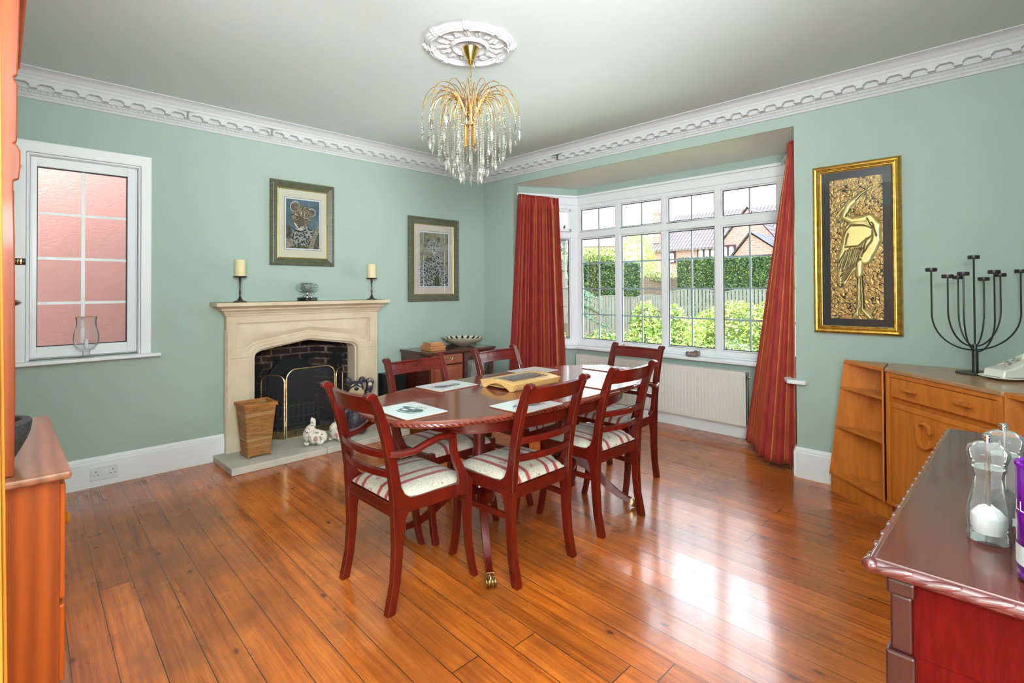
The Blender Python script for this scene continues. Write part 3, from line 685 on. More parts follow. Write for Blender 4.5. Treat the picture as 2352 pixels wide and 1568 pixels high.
# wicker basket
bk = thing('wicker_basket', 'tall square tapered wicker waste basket on the left of the hearth', 'basket', (1.392, 4.175, .052), math.radians(1))
def taper(b, w0, w1, z0, z1, d0=None, d1=None, n=1, inner=0):
    d0 = d0 or w0; d1 = d1 or w1
    def rr(w_, d_, z):
        c = .012; pts = []
        for sx, sy, a0 in ((1, 1, 0), (-1, 1, 1), (-1, -1, 2), (1, -1, 3)):
            for k in range(3):
                t = (a0 + k / 2) * PI / 2; pts.append((sx * (w_ / 2 - c) + c * math.cos(t), sy * (d_ / 2 - c) + c * math.sin(t), z))
        return pts
    vs = rr(w0, d0, z0) + rr(w1, d1, z1); m_ = 12
    b.add(vs, [(i, (i + 1) % m_, m_ + (i + 1) % m_, m_ + i) for i in range(m_)])
    return vs
b = MB(); taper(b, .165, .228, .012, .388, .15, .208); taper(b, .160, .214, .014, .388, .145, .196); b.add([(-.08, -.073, .013), (.08, -.073, .013), (.08, .073, .013), (-.08, .073, .013)], [(0, 1, 2, 3)]); b.build('woven_body', M['wicker'], bk)
b = MB()
for (w_, z0, z1) in ((.238, .375, .402),):
    h = w_ / 2; d_ = .218 / 2
    for q in ((-h, h, -d_, -d_ + .012), (-h, h, d_ - .012, d_), (-h, -h + .012, -d_, d_), (h - .012, h, -d_, d_)): b.bx(*q, z0, z1)
b.build('rim', M['wicker_rim'], bk, bevel=.005)
for sx in (-1, 1):
    for sy in (-1, 1):
        b = MB(); b.bx(sx * .079 - .007, sx * .079 + .007, sy * .071 - .007, sy * .071 + .007, 0, .03); b.build('foot', M['wicker_rim'], bk, bevel=.003)

# bear figure and white rabbits
def blob(name, balls, mt, parent, vox=.006, sm=3):
    b = MB()
    for c, r in balls: b.ball(c, r, 14, 10)
    o = b.build(name, mt, parent, smooth=True, ang=180)
    md = o.modifiers.new('remesh', 'REMESH'); md.mode = 'VOXEL'; md.voxel_size = vox; md.use_smooth_shade = True
    s2 = o.modifiers.new('smooth', 'SMOOTH'); s2.factor = .5; s2.iterations = sm
    return o
bearfur = mat('carved_dark_fur', (.022, .019, .026), .35, var=(.07, .055, .08), vs=(60, 60, 18), bump=.5, bs=90, bd=.004)
be = thing('bear_figure', 'dark carved bear ornament waving one paw beside the hearth opening', 'ornament', (2.215, 4.185, .052), math.radians(-22))
blob('body', [((0, 0, .11), (.095, .08, .10)), ((0, .005, .20), (.08, .065, .10)), ((0, 0, .29), (.07, .06, .07)), ((0, -.005, .385), (.072, .062, .068)), ((-.058, .01, .455), (.030, .018, .030)), ((.058, .01, .455), (.030, .018, .030)), ((-.05, -.055, .04), (.042, .05, .038)), ((.05, -.055, .04), (.042, .05, .038)), ((.075, 0, .29), (.035, .035, .045)), ((.105, 0, .335), (.032, .032, .045)), ((.118, -.004, .385), (.033, .03, .045)), ((.122, -.006, .435), (.036, .026, .036)), ((-.08, -.02, .25), (.034, .034, .06)), ((-.085, -.05, .19), (.030, .032, .045))], bearfur, be, .006, 2)
tan = mat('tan_muzzle', (.50, .38, .22), .6, var=(.40, .29, .16), vs=50)
o = blob('muzzle', [((0, -.066, .378), (.056, .034, .036)), ((-.032, -.066, .358), (.040, .030, .030)), ((.032, -.066, .358), (.040, .030, .030))], tan, be, .005, 2)
b = MB(); b.ball((0, -.097, .398), (.020, .012, .016), 8, 6); b.build('nose', M['black'], be, smooth=True)
for sx in (-1, 1):
    b = MB(); b.ball((sx * .030, -.064, .425), (.016, .006, .0045), 8, 6, T=Matrix.Rotation(sx * .55, 3, 'Y')); b.build('eyebrow', M['cream'], be, smooth=True)
b = MB(); b.ball((.122, -.031, .420), (.017, .005, .017), 10, 6)
for i in range(4): b.ball((.104 + i * .012, -.030, .452 + (.006 if i in (1, 2) else 0)), (.0035, .004, .012), 6, 5)
b.build('paw_pad', M['cream'], be, smooth=True)
speck = mat('speckled_white_stone', (.80, .75, .62), .5, var=(.16, .12, .09), vs=34, bump=.3, bs=60)
speck.node_tree.nodes['Color Ramp'].color_ramp.elements[0].position = .52; speck.node_tree.nodes['Color Ramp'].color_ramp.elements[1].position = .62
def rabbit(loc, rz, lab, s_=1.0):
    t = thing('rabbit_ornament', lab, 'ornament', loc, rz, 'speckled rabbit ornaments on the hearth')
    S = lambda c, r: (tuple(x * s_ for x in c), tuple(x * s_ for x in r))
    blob('body', [S((0, 0, .055), (.075, .05, .056)), S((-.045, 0, .075), (.04, .042, .048)), S((.05, 0, .05), (.04, .045, .048)), S((-.028, -.012, .118), (.036, .032, .032)), S((-.045, -.03, .108), (.024, .022, .02)), S((-.02, .004, .165), (.012, .010, .040)), S((-.004, .012, .155), (.012, .010, .040)), S((-.05, -.04, .02), (.02, .026, .018)), S((.04, -.04, .02), (.03, .022, .018))], speck, t, .005, 2)
    b = MB(); b.ball((-.060 * s_, -.049 * s_, .112 * s_), .004 * s_, 6, 5); b.ball((-.034 * s_, -.045 * s_, .127 * s_), .004 * s_, 6, 5); b.build('eye', M['black'], t, smooth=True)
    b = MB(); b.ball((.012 * s_, -.047 * s_, .05 * s_), (.016 * s_, .008 * s_, .02 * s_), 8, 6); b.build('nose_patch', mat('pink_patch', (.62, .32, .27), .5), t, smooth=True)
    return t
rabbit((1.822, 4.115, .052), math.radians(-30), 'speckled white crouching rabbit ornament in front of the fire screen', 1.08)
rabbit((2.015, 4.09, .052), math.radians(-60), 'speckled white rabbit ornament nearest the waving bear', .98)

# mantel things
def candlestick(x, y, lab):
    t = thing('candlestick', lab, 'candlestick', (x, y, 1.206), 0, 'candlesticks on the mantel shelf')
    b = MB(); b.lathe([(0, 0), (.048, 0), (.048, .006), (.040, .009), (.022, .016), (.012, .030), (.007, .045), (.006, .06), (.009, .08), (.006, .10), (.0055, .14), (.009, .15), (.006, .158), (.010, .165), (.010, .175), (.006, .180), (.014, .186), (.044, .188), (.050, .196), (.050, .200), (.044, .200), (.042, .194), (0, .194)], 24)
    b.build('stick', mat('dark_turned_wood', (.035, .010, .008), .2, coat=.6), t, smooth=True)
    return t
candlestick(1.321, 4.31, 'slender dark turned candlestick at the left end of the mantel')
candlestick(2.445, 4.31, 'slender dark turned candlestick at the right end of the mantel')
for x, lab in ((1.321, 'thick cream pillar candle on the left mantel candlestick'), (2.445, 'thick cream pillar candle on the right mantel candlestick')):
    b = MB(); b.lathe([(0, 0), (.0375, 0), (.0385, .004), (.0385, .124), (.036, .130), (.030, .127), (0, .124)], 28); b.tube([(0, 0, .124), (.001, 0, .134)], .0012, 5)
    o = b.build('pillar_candle', M['wax'], smooth=True); o.location = (x, 4.31, 1.4015); tag(o, lab, 'candle', 'pillar candles on the mantel')
t = thing('trophy_bowl', 'cut glass bowl on silver foot and black plinth at mantel centre', 'bowl', (1.845, 4.31, 1.206))
b = MB(); b.lathe([(0, 0), (.080, 0), (.080, .028), (0, .028)], 32); p_ = b.build('plinth', mat('black_gloss', (.01, .01, .01), .12), t, bevel=.002)
b = MB(); b.bx(-.005, .045, -.0815, -.079, .008, .021); b.build('nameplate', M['chrome'], p_)
b = MB(); b.lathe([(0, .0285), (.050, .0285), (.050, .033), (.030, .044), (.016, .052), (.010, .06), (.010, .066), (.018, .072), (0, .073)], 24); b.build('foot', M['chrome'], t, smooth=True)
b = MB(); nf = 16
vs = []; prof = [(.015, .073), (.055, .078), (.078, .098), (.083, .115), (.080, .132), (.066, .146), (.050, .152), (.044, .150), (.058, .142), (.072, .128), (.075, .115), (.070, .100), (.050, .084), (0, .080)]
for k, (r, z) in enumerate(prof):
    for i in range(48): a = 2 * PI * i / 48; q = r * (1 + (.022 if (i + k) % 4 < 2 and 1 < k < 6 else 0)); vs.append((q * math.cos(a), q * math.sin(a), z))
b.add(vs, [(k * 48 + i, k * 48 + (i + 1) % 48, (k + 1) * 48 + (i + 1) % 48, (k + 1) * 48 + i) for k in range(len(prof) - 1) for i in range(48)]); b.build('glass_bowl', M['glass'], t)

# ------------------------------------------------------------------ pictures
def frame_parts(t, w_, h_, prof, mt, names=('frame',), T=None):
    """prof: (inset, depth) across the moulding; local frame: x right, z up, y toward the wall"""
    b = MB(); loops = []
    for ins, dp in prof:
        a, c = w_ / 2 - ins, h_ / 2 - ins; loops.append([(-a, -dp, -c), (a, -dp, -c), (a, -dp, c), (-a, -dp, c)])
    vs = [p for l in loops for p in l]; fs = [(k * 4 + i, k * 4 + (i + 1) % 4, (k + 1) * 4 + (i + 1) % 4, (k + 1) * 4 + i) for k in range(len(prof) - 1) for i in range(4)]
    b.add(vs, fs); return b.build(names[0], mt, t)
sagef = mat('grey_green_frame', (.13, .135, .085), .4, var=(.07, .075, .045), vs=(14, 14, 60), bump=.1, bs=80)
def art(layers, t, name='print'):
    mats = []; b = MB(); y = -.0055
    for li, (pts, m) in enumerate(layers):
        if m not in mats: mats.append(m)
        b.flat([(x, y - li * .00005, z) for x, z in pts], mats.index(m))
    return b.build(name, mats, t)
def ell(cx_, cz, rx, rz_, n=20, rot=0):
    return [(cx_ + rx * math.cos(2 * PI * i / n) * math.cos(rot) - rz_ * math.sin(2 * PI * i / n) * math.sin(rot), cz + rx * math.cos(2 * PI * i / n) * math.sin(rot) + rz_ * math.sin(2 * PI * i / n) * math.cos(rot)) for i in range(n)]
def spotmat(name, base, spot, sc, thr=.34, dist=.9):
    m, nt, b = newmat(name); n0 = N(nt, 'ShaderNodeTexNoise', {'Vector': coords(nt), 'Scale': sc * .4, 'Detail': 2.0}); ad = N(nt, 'ShaderNodeVectorMath', {0: coords(nt, (sc, sc, sc)), 1: n0.outputs[1]}, operation='ADD')
    vo = N(nt, 'ShaderNodeTexVoronoi', {'Vector': ad.outputs[0], 'Scale': 1.0}); f = RAMP(nt, vo.outputs['Distance'], [(thr - .06, (1, 1, 1)), (thr + .06, (0, 0, 0))])
    n1 = N(nt, 'ShaderNodeTexNoise', {'Vector': coords(nt), 'Scale': sc * 2.0, 'Detail': 4.0}); bc = RAMP(nt, n1.outputs[0], [(.35, tuple(x * .7 for x in base)), (.65, base)])
    nt.links.new(MIX(nt, f, bc, spot), b.inputs['Base Color']); b.inputs['Roughness'].default_value = .7; return m
m_bg = mat('misty_blue_ground', (.055, .10, .105), .7, var=(.15, .25, .31), vs=11); m_fol = mat('printed_foliage', (.04, .05, .03), .7, var=(.16, .15, .08), vs=40)
m_fur = spotmat('spotted_fur', (.34, .26, .17), (.02, .018, .014), 95, .42); m_fur2 = spotmat('spotted_chest', (.42, .44, .40), (.015, .02, .02), 62, .46); m_ear = mat('printed_ear', (.09, .07, .05), .7, var=(.22, .16, .10), vs=60); m_nose = mat('printed_muzzle', (.16, .11, .07), .7, var=(.10, .07, .05), vs=60)
m_lt = mat('printed_highlight', (.62, .60, .52), .7); m_dk = mat('printed_dark', (.02, .02, .018), .7); m_br = spotmat('printed_branch', (.36, .31, .24), (.12, .10, .07), 50, .3); m_wh = mat('print_paper', (.80, .82, .86), .6)
m_line = mat('mount_line', (.10, .05, .03), .7); m_gold2 = mat('gilt_slip', (.80, .55, .16), .3, .9)
def sq(a, c): return [(-a, -c), (a, -c), (a, c), (-a, c)]
def picture(x, z, w_, h_, lab, mount, ins_f, pw, ph, kind):
    t = thing('framed_picture', lab, 'picture', (x, D - .001, z))
    frame_parts(t, w_, h_, [(0, 0), (0, .018), (.006, .026), (.014, .026), (.020, .022), (.026, .024), (ins_f - .012, .010), (ins_f - .006, .010), (ins_f - .006, .004)], sagef)
    frame_parts(t, w_ - 2 * ins_f + .012, h_ - 2 * ins_f + .012, [(0, .004), (0, .011), (.003, .012), (.007, .008), (.007, .004)], m_gold2, ('gilt_slip',))
    a, c = w_ / 2 - ins_f + .004, h_ / 2 - ins_f + .004
    b = MB(); b.bx(-a, a, -.005, 0, -c, c); b.build('mount', mount, t)
    L = [(sq(pw / 2 + .014, ph / 2 + .014), m_line), (sq(pw / 2 + .011, ph / 2 + .011), m_wh)]
    W2, H2 = pw / 2, ph / 2
    def q(u, v): return ((u - .5) * pw, (.5 - v) * ph)
    def E(u, v, ru, rv, rot=0): c_ = q(u, v); return ell(c_[0], c_[1], ru * pw, rv * ph, 24, rot)
    def P(*pts): return [q(u, v) for u, v in pts]
    if kind == 0:
        L += [(sq(W2, H2), m_bg), (P((0, 1), (0, .52), (.12, .55), (.2, .70), (.5, .8), (.8, .62), (1, .55), (1, 1)), m_fol),
              (P((.14, .95), (.12, .80), (.22, .62), (.34, .56), (.62, .54), (.80, .60), (.88, .72), (.84, .90), (.5, .98)), m_fur2),
              (E(.26, .15, .14, .115, -.3), m_lt), (E(.265, .155, .125, .10, -.3), m_ear), (E(.76, .24, .12, .085, .6), m_lt), (E(.76, .245, .105, .072, .6), m_ear),
              (P((.16, .34), (.20, .22), (.34, .13), (.50, .11), (.66, .17), (.74, .28), (.72, .40), (.66, .48), (.58, .54), (.42, .58), (.28, .55), (.20, .46)), m_fur),
              (P((.38, .30), (.44, .27), (.50, .30), (.54, .40), (.52, .50), (.42, .54), (.34, .50), (.36, .40)), m_nose),
              (E(.30, .325, .055, .012, -.35), m_lt), (E(.31, .345, .045, .016, -.35), m_dk), (E(.60, .375, .055, .012, -.25), m_lt), (E(.60, .392, .045, .015, -.25), m_dk), (P((.43, .24), (.455, .24), (.45, .34), (.43, .34)), m_lt), (P((.54, .27), (.56, .28), (.53, .38), (.515, .37)), m_lt),
              (P((.22, .46), (.28, .49), (.36, .57), (.33, .585), (.26, .53)), m_lt), (P((.38, .575), (.50, .54), (.55, .545), (.46, .575)), m_lt), (E(.42, .60, .08, .020, -.2), m_lt), (E(.38, .56, .035, .016, 0), m_dk), (P((.16, .56), (.28, .62), (.44, .645), (.58, .60), (.60, .62), (.44, .67), (.26, .65)), m_dk),
              (P((.66, 1), (.74, .78), (.92, .56), (1, .47), (1, .60), (.88, .80), (.80, 1)), m_br), (P((0, .80), (.12, .83), (.24, .90), (.18, .97), (0, 1)), m_br), (P((.2, 1), (.4, .93), (.6, .96), (.66, 1)), m_fol)]
    else:
        L += [(sq(W2, H2), mat('printed_scrub', (.15, .15, .10), .7, var=(.42, .40, .28), vs=22)),
              (P((0, 1), (0, .62), (.18, .50), (.34, .44), (.42, .36), (.70, .36), (.78, .52), (.88, .70), (1, .82), (1, 1)), m_fur2),
              (P((.50, 1), (.52, .84), (.66, .80), (.72, 1)), m_fol), (E(.30, .16, .07, .05, .2), m_ear), (E(.66, .12, .06, .05, -.2), m_ear),
              (P((.26, .28), (.28, .18), (.42, .12), (.58, .12), (.70, .18), (.72, .28), (.66, .38), (.50, .44), (.36, .40)), spotmat('spotted_head', (.46, .46, .40), (.03, .03, .025), 90, .40)),
              (E(.40, .24, .035, .012, -.2), m_dk), (E(.60, .24, .035, .012, .2), m_dk), (P((.46, .30), (.54, .30), (.50, .35)), m_dk), (P((.42, .36), (.58, .36), (.50, .40)), m_lt), (P((.86, 0), (.96, 0), (.90, .5), (.82, .6)), m_br)]
    art(L, t)
    b = MB(); b.bx(-a, a, -.0090, -.0084, -c, c); b.build('glazing', M['picglass'], t)
    return t
picture((1.573 + 2.122) / 2, (1.504 + 2.213) / 2, .549, .709, 'green framed print of a leopard cub hanging above the fireplace', M['cream'], .068, .287, .415, 0)
picture((2.901 + 3.5425) / 2, (1.175 + 2.038) / 2, .6415, .863, 'green framed print of a seated leopard hanging right of the fireplace', M['mount2'], .075, .365, .555, 1)

# gilt heron relief, on the right wall (local x = right as seen, y into wall)
hr = thing('framed_relief', 'tall gilt framed embossed gold heron relief on the right wall', 'wall art', (W - .001, (1.048 + .565) / 2, (2.104 + 1.0) / 2), -PI / 2)
fw, fh = 1.048 - .565, 1.104
frame_parts(hr, fw, fh, [(0, 0), (0, .020), (.004, .028), (.014, .034), (.024, .032), (.028, .026), (.033, .027), (.036, .022), (.042, .022), (.045, .016), (.050, .014), (.050, .006)], M['goldframe'])
b = MB(); b.bx(-fw / 2 + .046, fw / 2 - .046, -.007, 0, -fh / 2 + .046, fh / 2 - .046); b.build('black_mount', mat('navy_black_mount', (.014, .015, .022), .5), hr)
def heron():
    PW, PH = .289, .909; nu, nv = 150, 420
    A = PH / PW
    def P(u, v): return V((u, v * A))
    def cap(p, a, c, ra, rc):
        d = c - a; t = max(0, min(1, (p - a).dot(d) / d.dot(d))); return (p - (a + d * t)).length - (ra + (rc - ra) * t)
    body = [(P(.50, .155), P(.80, .075), .055, .012), (P(.40, .185), P(.50, .155), .085, .06), (P(.36, .20), P(.27, .27), .075, .07), (P(.27, .27), P(.42, .305), .07, .075), (P(.42, .305), P(.75, .295), .075, .10), (P(.75, .295), P(.88, .355), .10, .10), (P(.88, .355), P(.84, .45), .10, .12), (P(.84, .45), P(.66, .58), .14, .13), (P(.55, .40), P(.60, .43), .30, .27), (P(.45, .46), P(.25, .56), .22, .12), (P(.30, .55), P(.22, .74), .15, .09), (P(.48, .55), P(.20, .76), .18, .05), (P(.55, .60), P(.56, .70), .10, .06),
            (P(.54, .70), P(.51, .98), .022, .03), (P(.60, .68), P(.62, .93), .022, .03), (P(.62, .93), P(.75, .99), .03, .05), (P(.51, .95), P(.44, .99), .03, .04)]
    crest = [(P(.36, .20), P(.12, .33), .03, .012), (P(.38, .16), P(.11, .27), .028, .012), (P(.30, .24), P(.20, .34), .02, .006)]
    gro = [(P(.40, .335), P(.70, .345)), (P(.70, .345), P(.82, .37)), (P(.40, .335), P(.22, .42)), (P(.22, .42), P(.17, .52)), (P(.30, .49), P(.55, .485)), (P(.55, .485), P(.80, .42)), (P(.82, .37), P(.80, .45)), (P(.80, .45), P(.62, .54)), (P(.28, .30), P(.12, .31))]
    for i in range(9):
        t = i / 8; gro.append((P(.58 - .28 * t, .50 + .02 * t), P(.50 - .32 * t, .62 + .02 * t)));
    for i in range(7):
        t = i / 6; gro.append((P(.58 - .08 * t, .58 + .02 * t), P(.24 - .03 * t, .66 + .115 * t)))
    for (a_, c_) in (((.30, .52), (.17, .60)), ((.38, .50), (.22, .66)), ((.48, .50), (.30, .64)), ((.56, .52), (.40, .66)), ((.64, .46), (.52, .60)), ((.70, .44), (.60, .56)), ((.44, .60), (.20, .70)), ((.50, .62), (.22, .735)), ((.80, .33), (.88, .42)), ((.72, .30), (.80, .36)), ((.52, .16), (.72, .10)), ((.40, .22), (.32, .27)), ((.53, .72), (.52, .92)), ((.61, .70), (.64, .92)), ((.35, .40), (.30, .47))): gro.append((P(*a_), P(*c_)))
    hts = {}
    def hfun(u, v):
        p = V((u, v * A)); q_ = V((u * 7, v * A * 7, 11)); p = p + V((noise.noise(q_), noise.noise(q_ + V((9, 3, 5))))) * .016; d = min(cap(p, *c) for c in body); d2 = min(cap(p, *c) for c in crest); dd = min(d, d2)
        ins = max(0, min(1, -dd / .07)); ins = math.sin(ins * PI / 2)
        g = min(cap(p, a, c, .006, .006) for a, c in gro); gr_ = max(0, 1 - max(0, g) / .020)
        nz = V((u * 7.5, v * A * 7.5, 0)); a = abs(noise.noise(nz + V((0, 0, 2)))); c = abs(noise.noise(nz * 1.9 + V((4, 1, 7)))); cr = min(a, c * 1.2)
        crk = max(0, 1 - cr / .045)
        out = 1 if dd > .012 else 0
        edge = max(0, 1 - abs(dd - .004) / .018)
        h = .0105 * ins - .004 * gr_ * (1 if dd < 0 else 0) - .0035 * crk * out + .002 * noise.noise(nz * 2.5) * out
        dark = max(edge * .95, gr_ * .9 if dd < 0 else 0, (min(1, crk * 1.5) * .92 + .08) * out)
        return h, dark, out
    b = MB(); vals = []
    def fn(u, v):
        h, dk, out = hfun(u, v); vals.append((dk, out)); return ((u - .5) * PW, -.0085 - h, (.5 - v) * PH)
    b.grid(fn, nu, nv)
    me = bpy.data.meshes.new('relief_panel'); me.from_pydata(b.v, [], b.f); me.polygons.foreach_set('use_smooth', [True] * len(me.polygons))
    at = me.attributes.new('patina', 'FLOAT', 'POINT'); at.data.foreach_set('value', [a for a, c in vals]); at2 = me.attributes.new('ground', 'FLOAT', 'POINT'); at2.data.foreach_set('value', [float(c) for a, c in vals])
    m, nt, bb = newmat('embossed_gold'); a1 = N(nt, 'ShaderNodeAttribute', attribute_name='patina'); a2 = N(nt, 'ShaderNodeAttribute', attribute_name='ground')
    c = MIX(nt, a2.outputs['Fac'], (.80, .66, .28), (.52, .33, .12)); c = MIX(nt, a1.outputs['Fac'], c, (.05, .03, .012)); nt.links.new(c, bb.inputs['Base Color']); bb.inputs['Metallic'].default_value = .65; bb.inputs['Roughness'].default_value = .42
    me.materials.append(m); o = bpy.data.objects.new('relief_panel', me); COL.objects.link(o); o.parent = hr
heron()
b = MB(); b.bx(-fw / 2 + .050, fw / 2 - .050, -.0262, -.0256, -fh / 2 + .050, fh / 2 - .050); b.build('glazing', M['picglass'], hr)

# ------------------------------------------------------------------ corner oak unit, candelabra, cheese dish
HT = .85
FL, FR = V((3.515, .590)), V((3.065, .100)); LB, RB = V((3.80, .945)), V((2.745, -.155))
LT, RT = V((3.76, .845)), V((2.80, -.13)); back = V((3.80, -.20))
ou = thing('oak_corner_cabinet', 'honey oak corner cabinet with drawer, door and open end shelves', 'cabinet', (0, 0, 0))
dirf = (FR - FL).normalized(); nf_ = V((dirf.y, -dirf.x));  # pointing to room
if nf_.dot(V((-1, 1))) < 0: nf_ = -nf_
TF = Matrix(((dirf.x, -nf_.x, 0, FL.x), (dirf.y, -nf_.y, 0, FL.y), (0, 0, 1, 0), (0, 0, 0, 1)))   # x along front, y inward
Lf = (FR - FL).length
bl, br_ = V((3.775, .610)), V((3.10, -.17))
b = MB(); b.prism([tuple(FL + nf_ * .008), tuple(bl), (3.79, -.19), tuple(br_), tuple(FR + nf_ * .008)], HT - .022, HT); b.build('top', M['oak_top'], ou, bevel=.005, seg=3)
b = MB(); b.prism([tuple(FL - nf_ * .03), tuple(bl), (3.77, -.18), tuple(br_), tuple(FR - nf_ * .03)], .105, HT - .022)
b.bx(0, .026, -.004, .03, .10, HT - .022, T=TF).bx(Lf - .026, Lf, -.004, .03, .10, HT - .022, T=TF).bx(.026, Lf - .026, 0, .03, HT - .045, HT - .022, T=TF).bx(.026, Lf - .026, 0, .03, .640, .662, T=TF).bx(.026, Lf - .026, 0, .03, .10, .125, T=TF); b.build('carcass', M['oak'], ou, bevel=.003)
b = MB(); b.bx(.03, Lf - .03, .004, .03, .698, HT - .048, T=TF); dw = b.build('drawer', M['oak'], ou, bevel=.002)
for x in (.171, .483):
    b = MB(); b.prism([(x - .055, -.012), (x + .055, -.012), (x + .055, -.030), (x - .035, -.024)], .750, .764, 'z', T=TF); b.bx(x - .02, x + .02, -.014, .006, .751, .763, T=TF); b.build('handle', M['oak'], dw, bevel=.002)
b = MB(); b.bx(.03, Lf - .03, .004, .03, .128, .668, T=TF); dd_ = b.build('door', M['oak'], ou, bevel=.002)
b = MB(); oc = [(.045, .02), (.045, .06), (.02, .085), (-.02, .085), (-.045, .06), (-.045, -.06), (-.02, -.085), (.02, -.085), (.045, -.06), (.045, -.02), (.026, -.02), (.026, -.05), (.012, -.066), (-.012, -.066), (-.026, -.05), (-.026, .05), (-.012, .066), (.012, .066), (.026, .05), (.026, .02)]
b.prism([(.262 + x, .547 + z * .8) for x, z in oc], -.020, .004, 'y', T=TF); b.build('handle', M['oak'], dd_, bevel=.004)
b = MB(); b.prism([tuple(FL - nf_ * .035), (3.76, .60), (3.76, -.17), (3.12, -.16), tuple(FR - nf_ * .035)], 0, .105)
b.prism([tuple(FL - nf_ * .035 + V((-.002, .004))), tuple(V((3.795, .933))), (3.80, .62)], 0, .105); b.prism([tuple(FR - nf_ * .035), (3.12, -.16), (2.78, -.15)], 0, .105); b.build('plinth', M['oak'], ou)
def wing(F, Btm, Top, inner, nm):
    """triangular open end: F = front corner post, Btm/Top = outer tip on the wall at base and top, inner = back corner"""
    w_ = thing  # noqa
    Pz = lambda z: Btm + (Top - Btm) * ((z - .105) / (HT - .105))
    for (z0, z1, cut) in ((HT - .022, HT, 0), (.105, .125, 0)):
        e = MB(); p0, p1 = Pz(z0), Pz(z1); vs = [(*F, z0), (*inner, z0), (*p0, z0), (*F, z1), (*inner, z1), (*p1, z1)]; e.add(vs, [(0, 1, 2), (3, 4, 5), (0, 1, 4, 3), (1, 2, 5, 4), (2, 0, 3, 5)])
        e.build('board', M['oak'], ou, bevel=.003)
    for zz in (.665, .415):
        e = MB(); G = F + (inner - F) * .10; p0 = Pz(zz); G2 = G + (p0 - G) * 1.0
        e.add([(*G, zz), (*inner, zz), (*p0, zz), (*G, zz + .014), (*inner, zz + .014), (*p0, zz + .014)], [(0, 1, 2), (3, 4, 5), (0, 1, 4, 3), (1, 2, 5, 4), (2, 0, 3, 5)]); e.build('shelf', M['oak'], ou, bevel=.002)
    e = MB(); z0, z1 = .105, HT - .01; d = (inner - Btm).normalized(); n = V((-d.y, d.x)); 
    if n.dot(F - inner) > 0: n = -n
    n = n * .012; p0, p1 = Pz(z0), Pz(z1)
    e.add([(*p0, z0), (*inner, z0), (*inner, z1), (*p1, z1), (*(p0 + n), z0), (*(inner + n), z0), (*(inner + n), z1), (*(p1 + n), z1)], [(0, 1, 2, 3), (4, 5, 6, 7), (0, 1, 5, 4), (1, 2, 6, 5), (2, 3, 7, 6), (3, 0, 4, 7)]); e.build('back_panel', M['oak'], ou)
    e = MB(); d2 = (F - inner).normalized(); t2 = V((-d2.y, d2.x)) * .010
    if t2.dot(Btm - F) < 0: t2 = -t2
    e.prism([tuple(F), tuple(inner), tuple(inner + t2), tuple(F + t2)], .10, HT - .015); e.build('side_panel', M['oak'], ou, bevel=.003)
wing(FL + V((-.004, .010)), LB, LT, bl + V((.0, .012)), 'l'); wing(FR + V((-.012, -.002)), RB, RT, br_ + V((-.01, 0)), 'r')

cd = thing('candelabra', 'dark iron nine arm candelabra standing on the oak corner cabinet', 'candelabra', (3.600, .222, HT + .001))
b = MB(); b.lathe([(0, 0), (.078, 0), (.080, .003), (.078, .006), (0, .007)], 36); b.build('base', M['iron'], cd, smooth=True)
b = MB(); b.lathe([(.0135, .006), (.0135, .118), (.010, .120), (.010, .150), (.009, .152), (0, .152)], 20); b.build('stem', M['iron'], cd, smooth=True)
def cup(b, x, y, z): b.lathe([(0, z - .006), (.0235, z - .004), (.0245, z - .002), (.0245, z + .014), (.022, z + .015), (.0215, z + .011), (0, z + .011)], 20, (x, y, 0)); return b
rt = V((.7100, -.7042)); fwv = V((-.7042, -.7100))   # right / toward the viewer
arms = [(-.222, .02, .535, .122), (-.137, .06, .500, .140), (-.083, -.09, .497, .140), (-.055, .12, .512, .125), (.050, -.13, .488, .140), (.106, .13, .520, .112), (.137, -.05, .508, .140), (.243, -.02, .527, .122)]
b = MB(); b.tube([(0, 0, .14), (0, 0, .600)], .0042, 8); st_ = b.build('arm', M['iron'], cd, smooth=True)
b = MB(); cup(b, 0, 0, .598); q = b.build('candle_cup', M['iron'], st_, smooth=True); b = MB(); b.lathe([(0, .609), (.0185, .609), (.0185, .6135), (0, .6135)], 16); b.build('tealight', M['chrome'], q)
for (lx, ly, zt, z0) in arms:
    ly *= .8; lx = (2.404 + lx) * (2.686 - ly) / 2.686 - 2.404
    e = rt * lx + fwv * ly; rr = e.length; d = e.normalized(); pts = []
    for i in range(17):
        t = i / 16
        if t < .65: a = t / .65 * PI / 2; pts.append((rr * math.sin(a), z0 + .0 + (.19 if rr > .15 else .17) * (1 - math.cos(a))))
        else: k = (t - .65) / .35; zz0 = z0 + (.19 if rr > .15 else .17); pts.append((rr, zz0 + (zt - zz0) * k))
    b = MB(); b.tube([(d.x * x, d.y * x, z) for x, z in pts], .0038, 8); a_ = b.build('arm', M['iron'], cd, smooth=True)
    b = MB(); cup(b, d.x * rr, d.y * rr, zt - .002); q = b.build('candle_cup', M['iron'], a_, smooth=True); b = MB(); b.lathe([(0, zt + .009), (.0185, zt + .009), (.0185, zt + .0135), (0, zt + .0135)], 16, (d.x * rr, d.y * rr, 0)); b.build('tealight', M['chrome'], q)

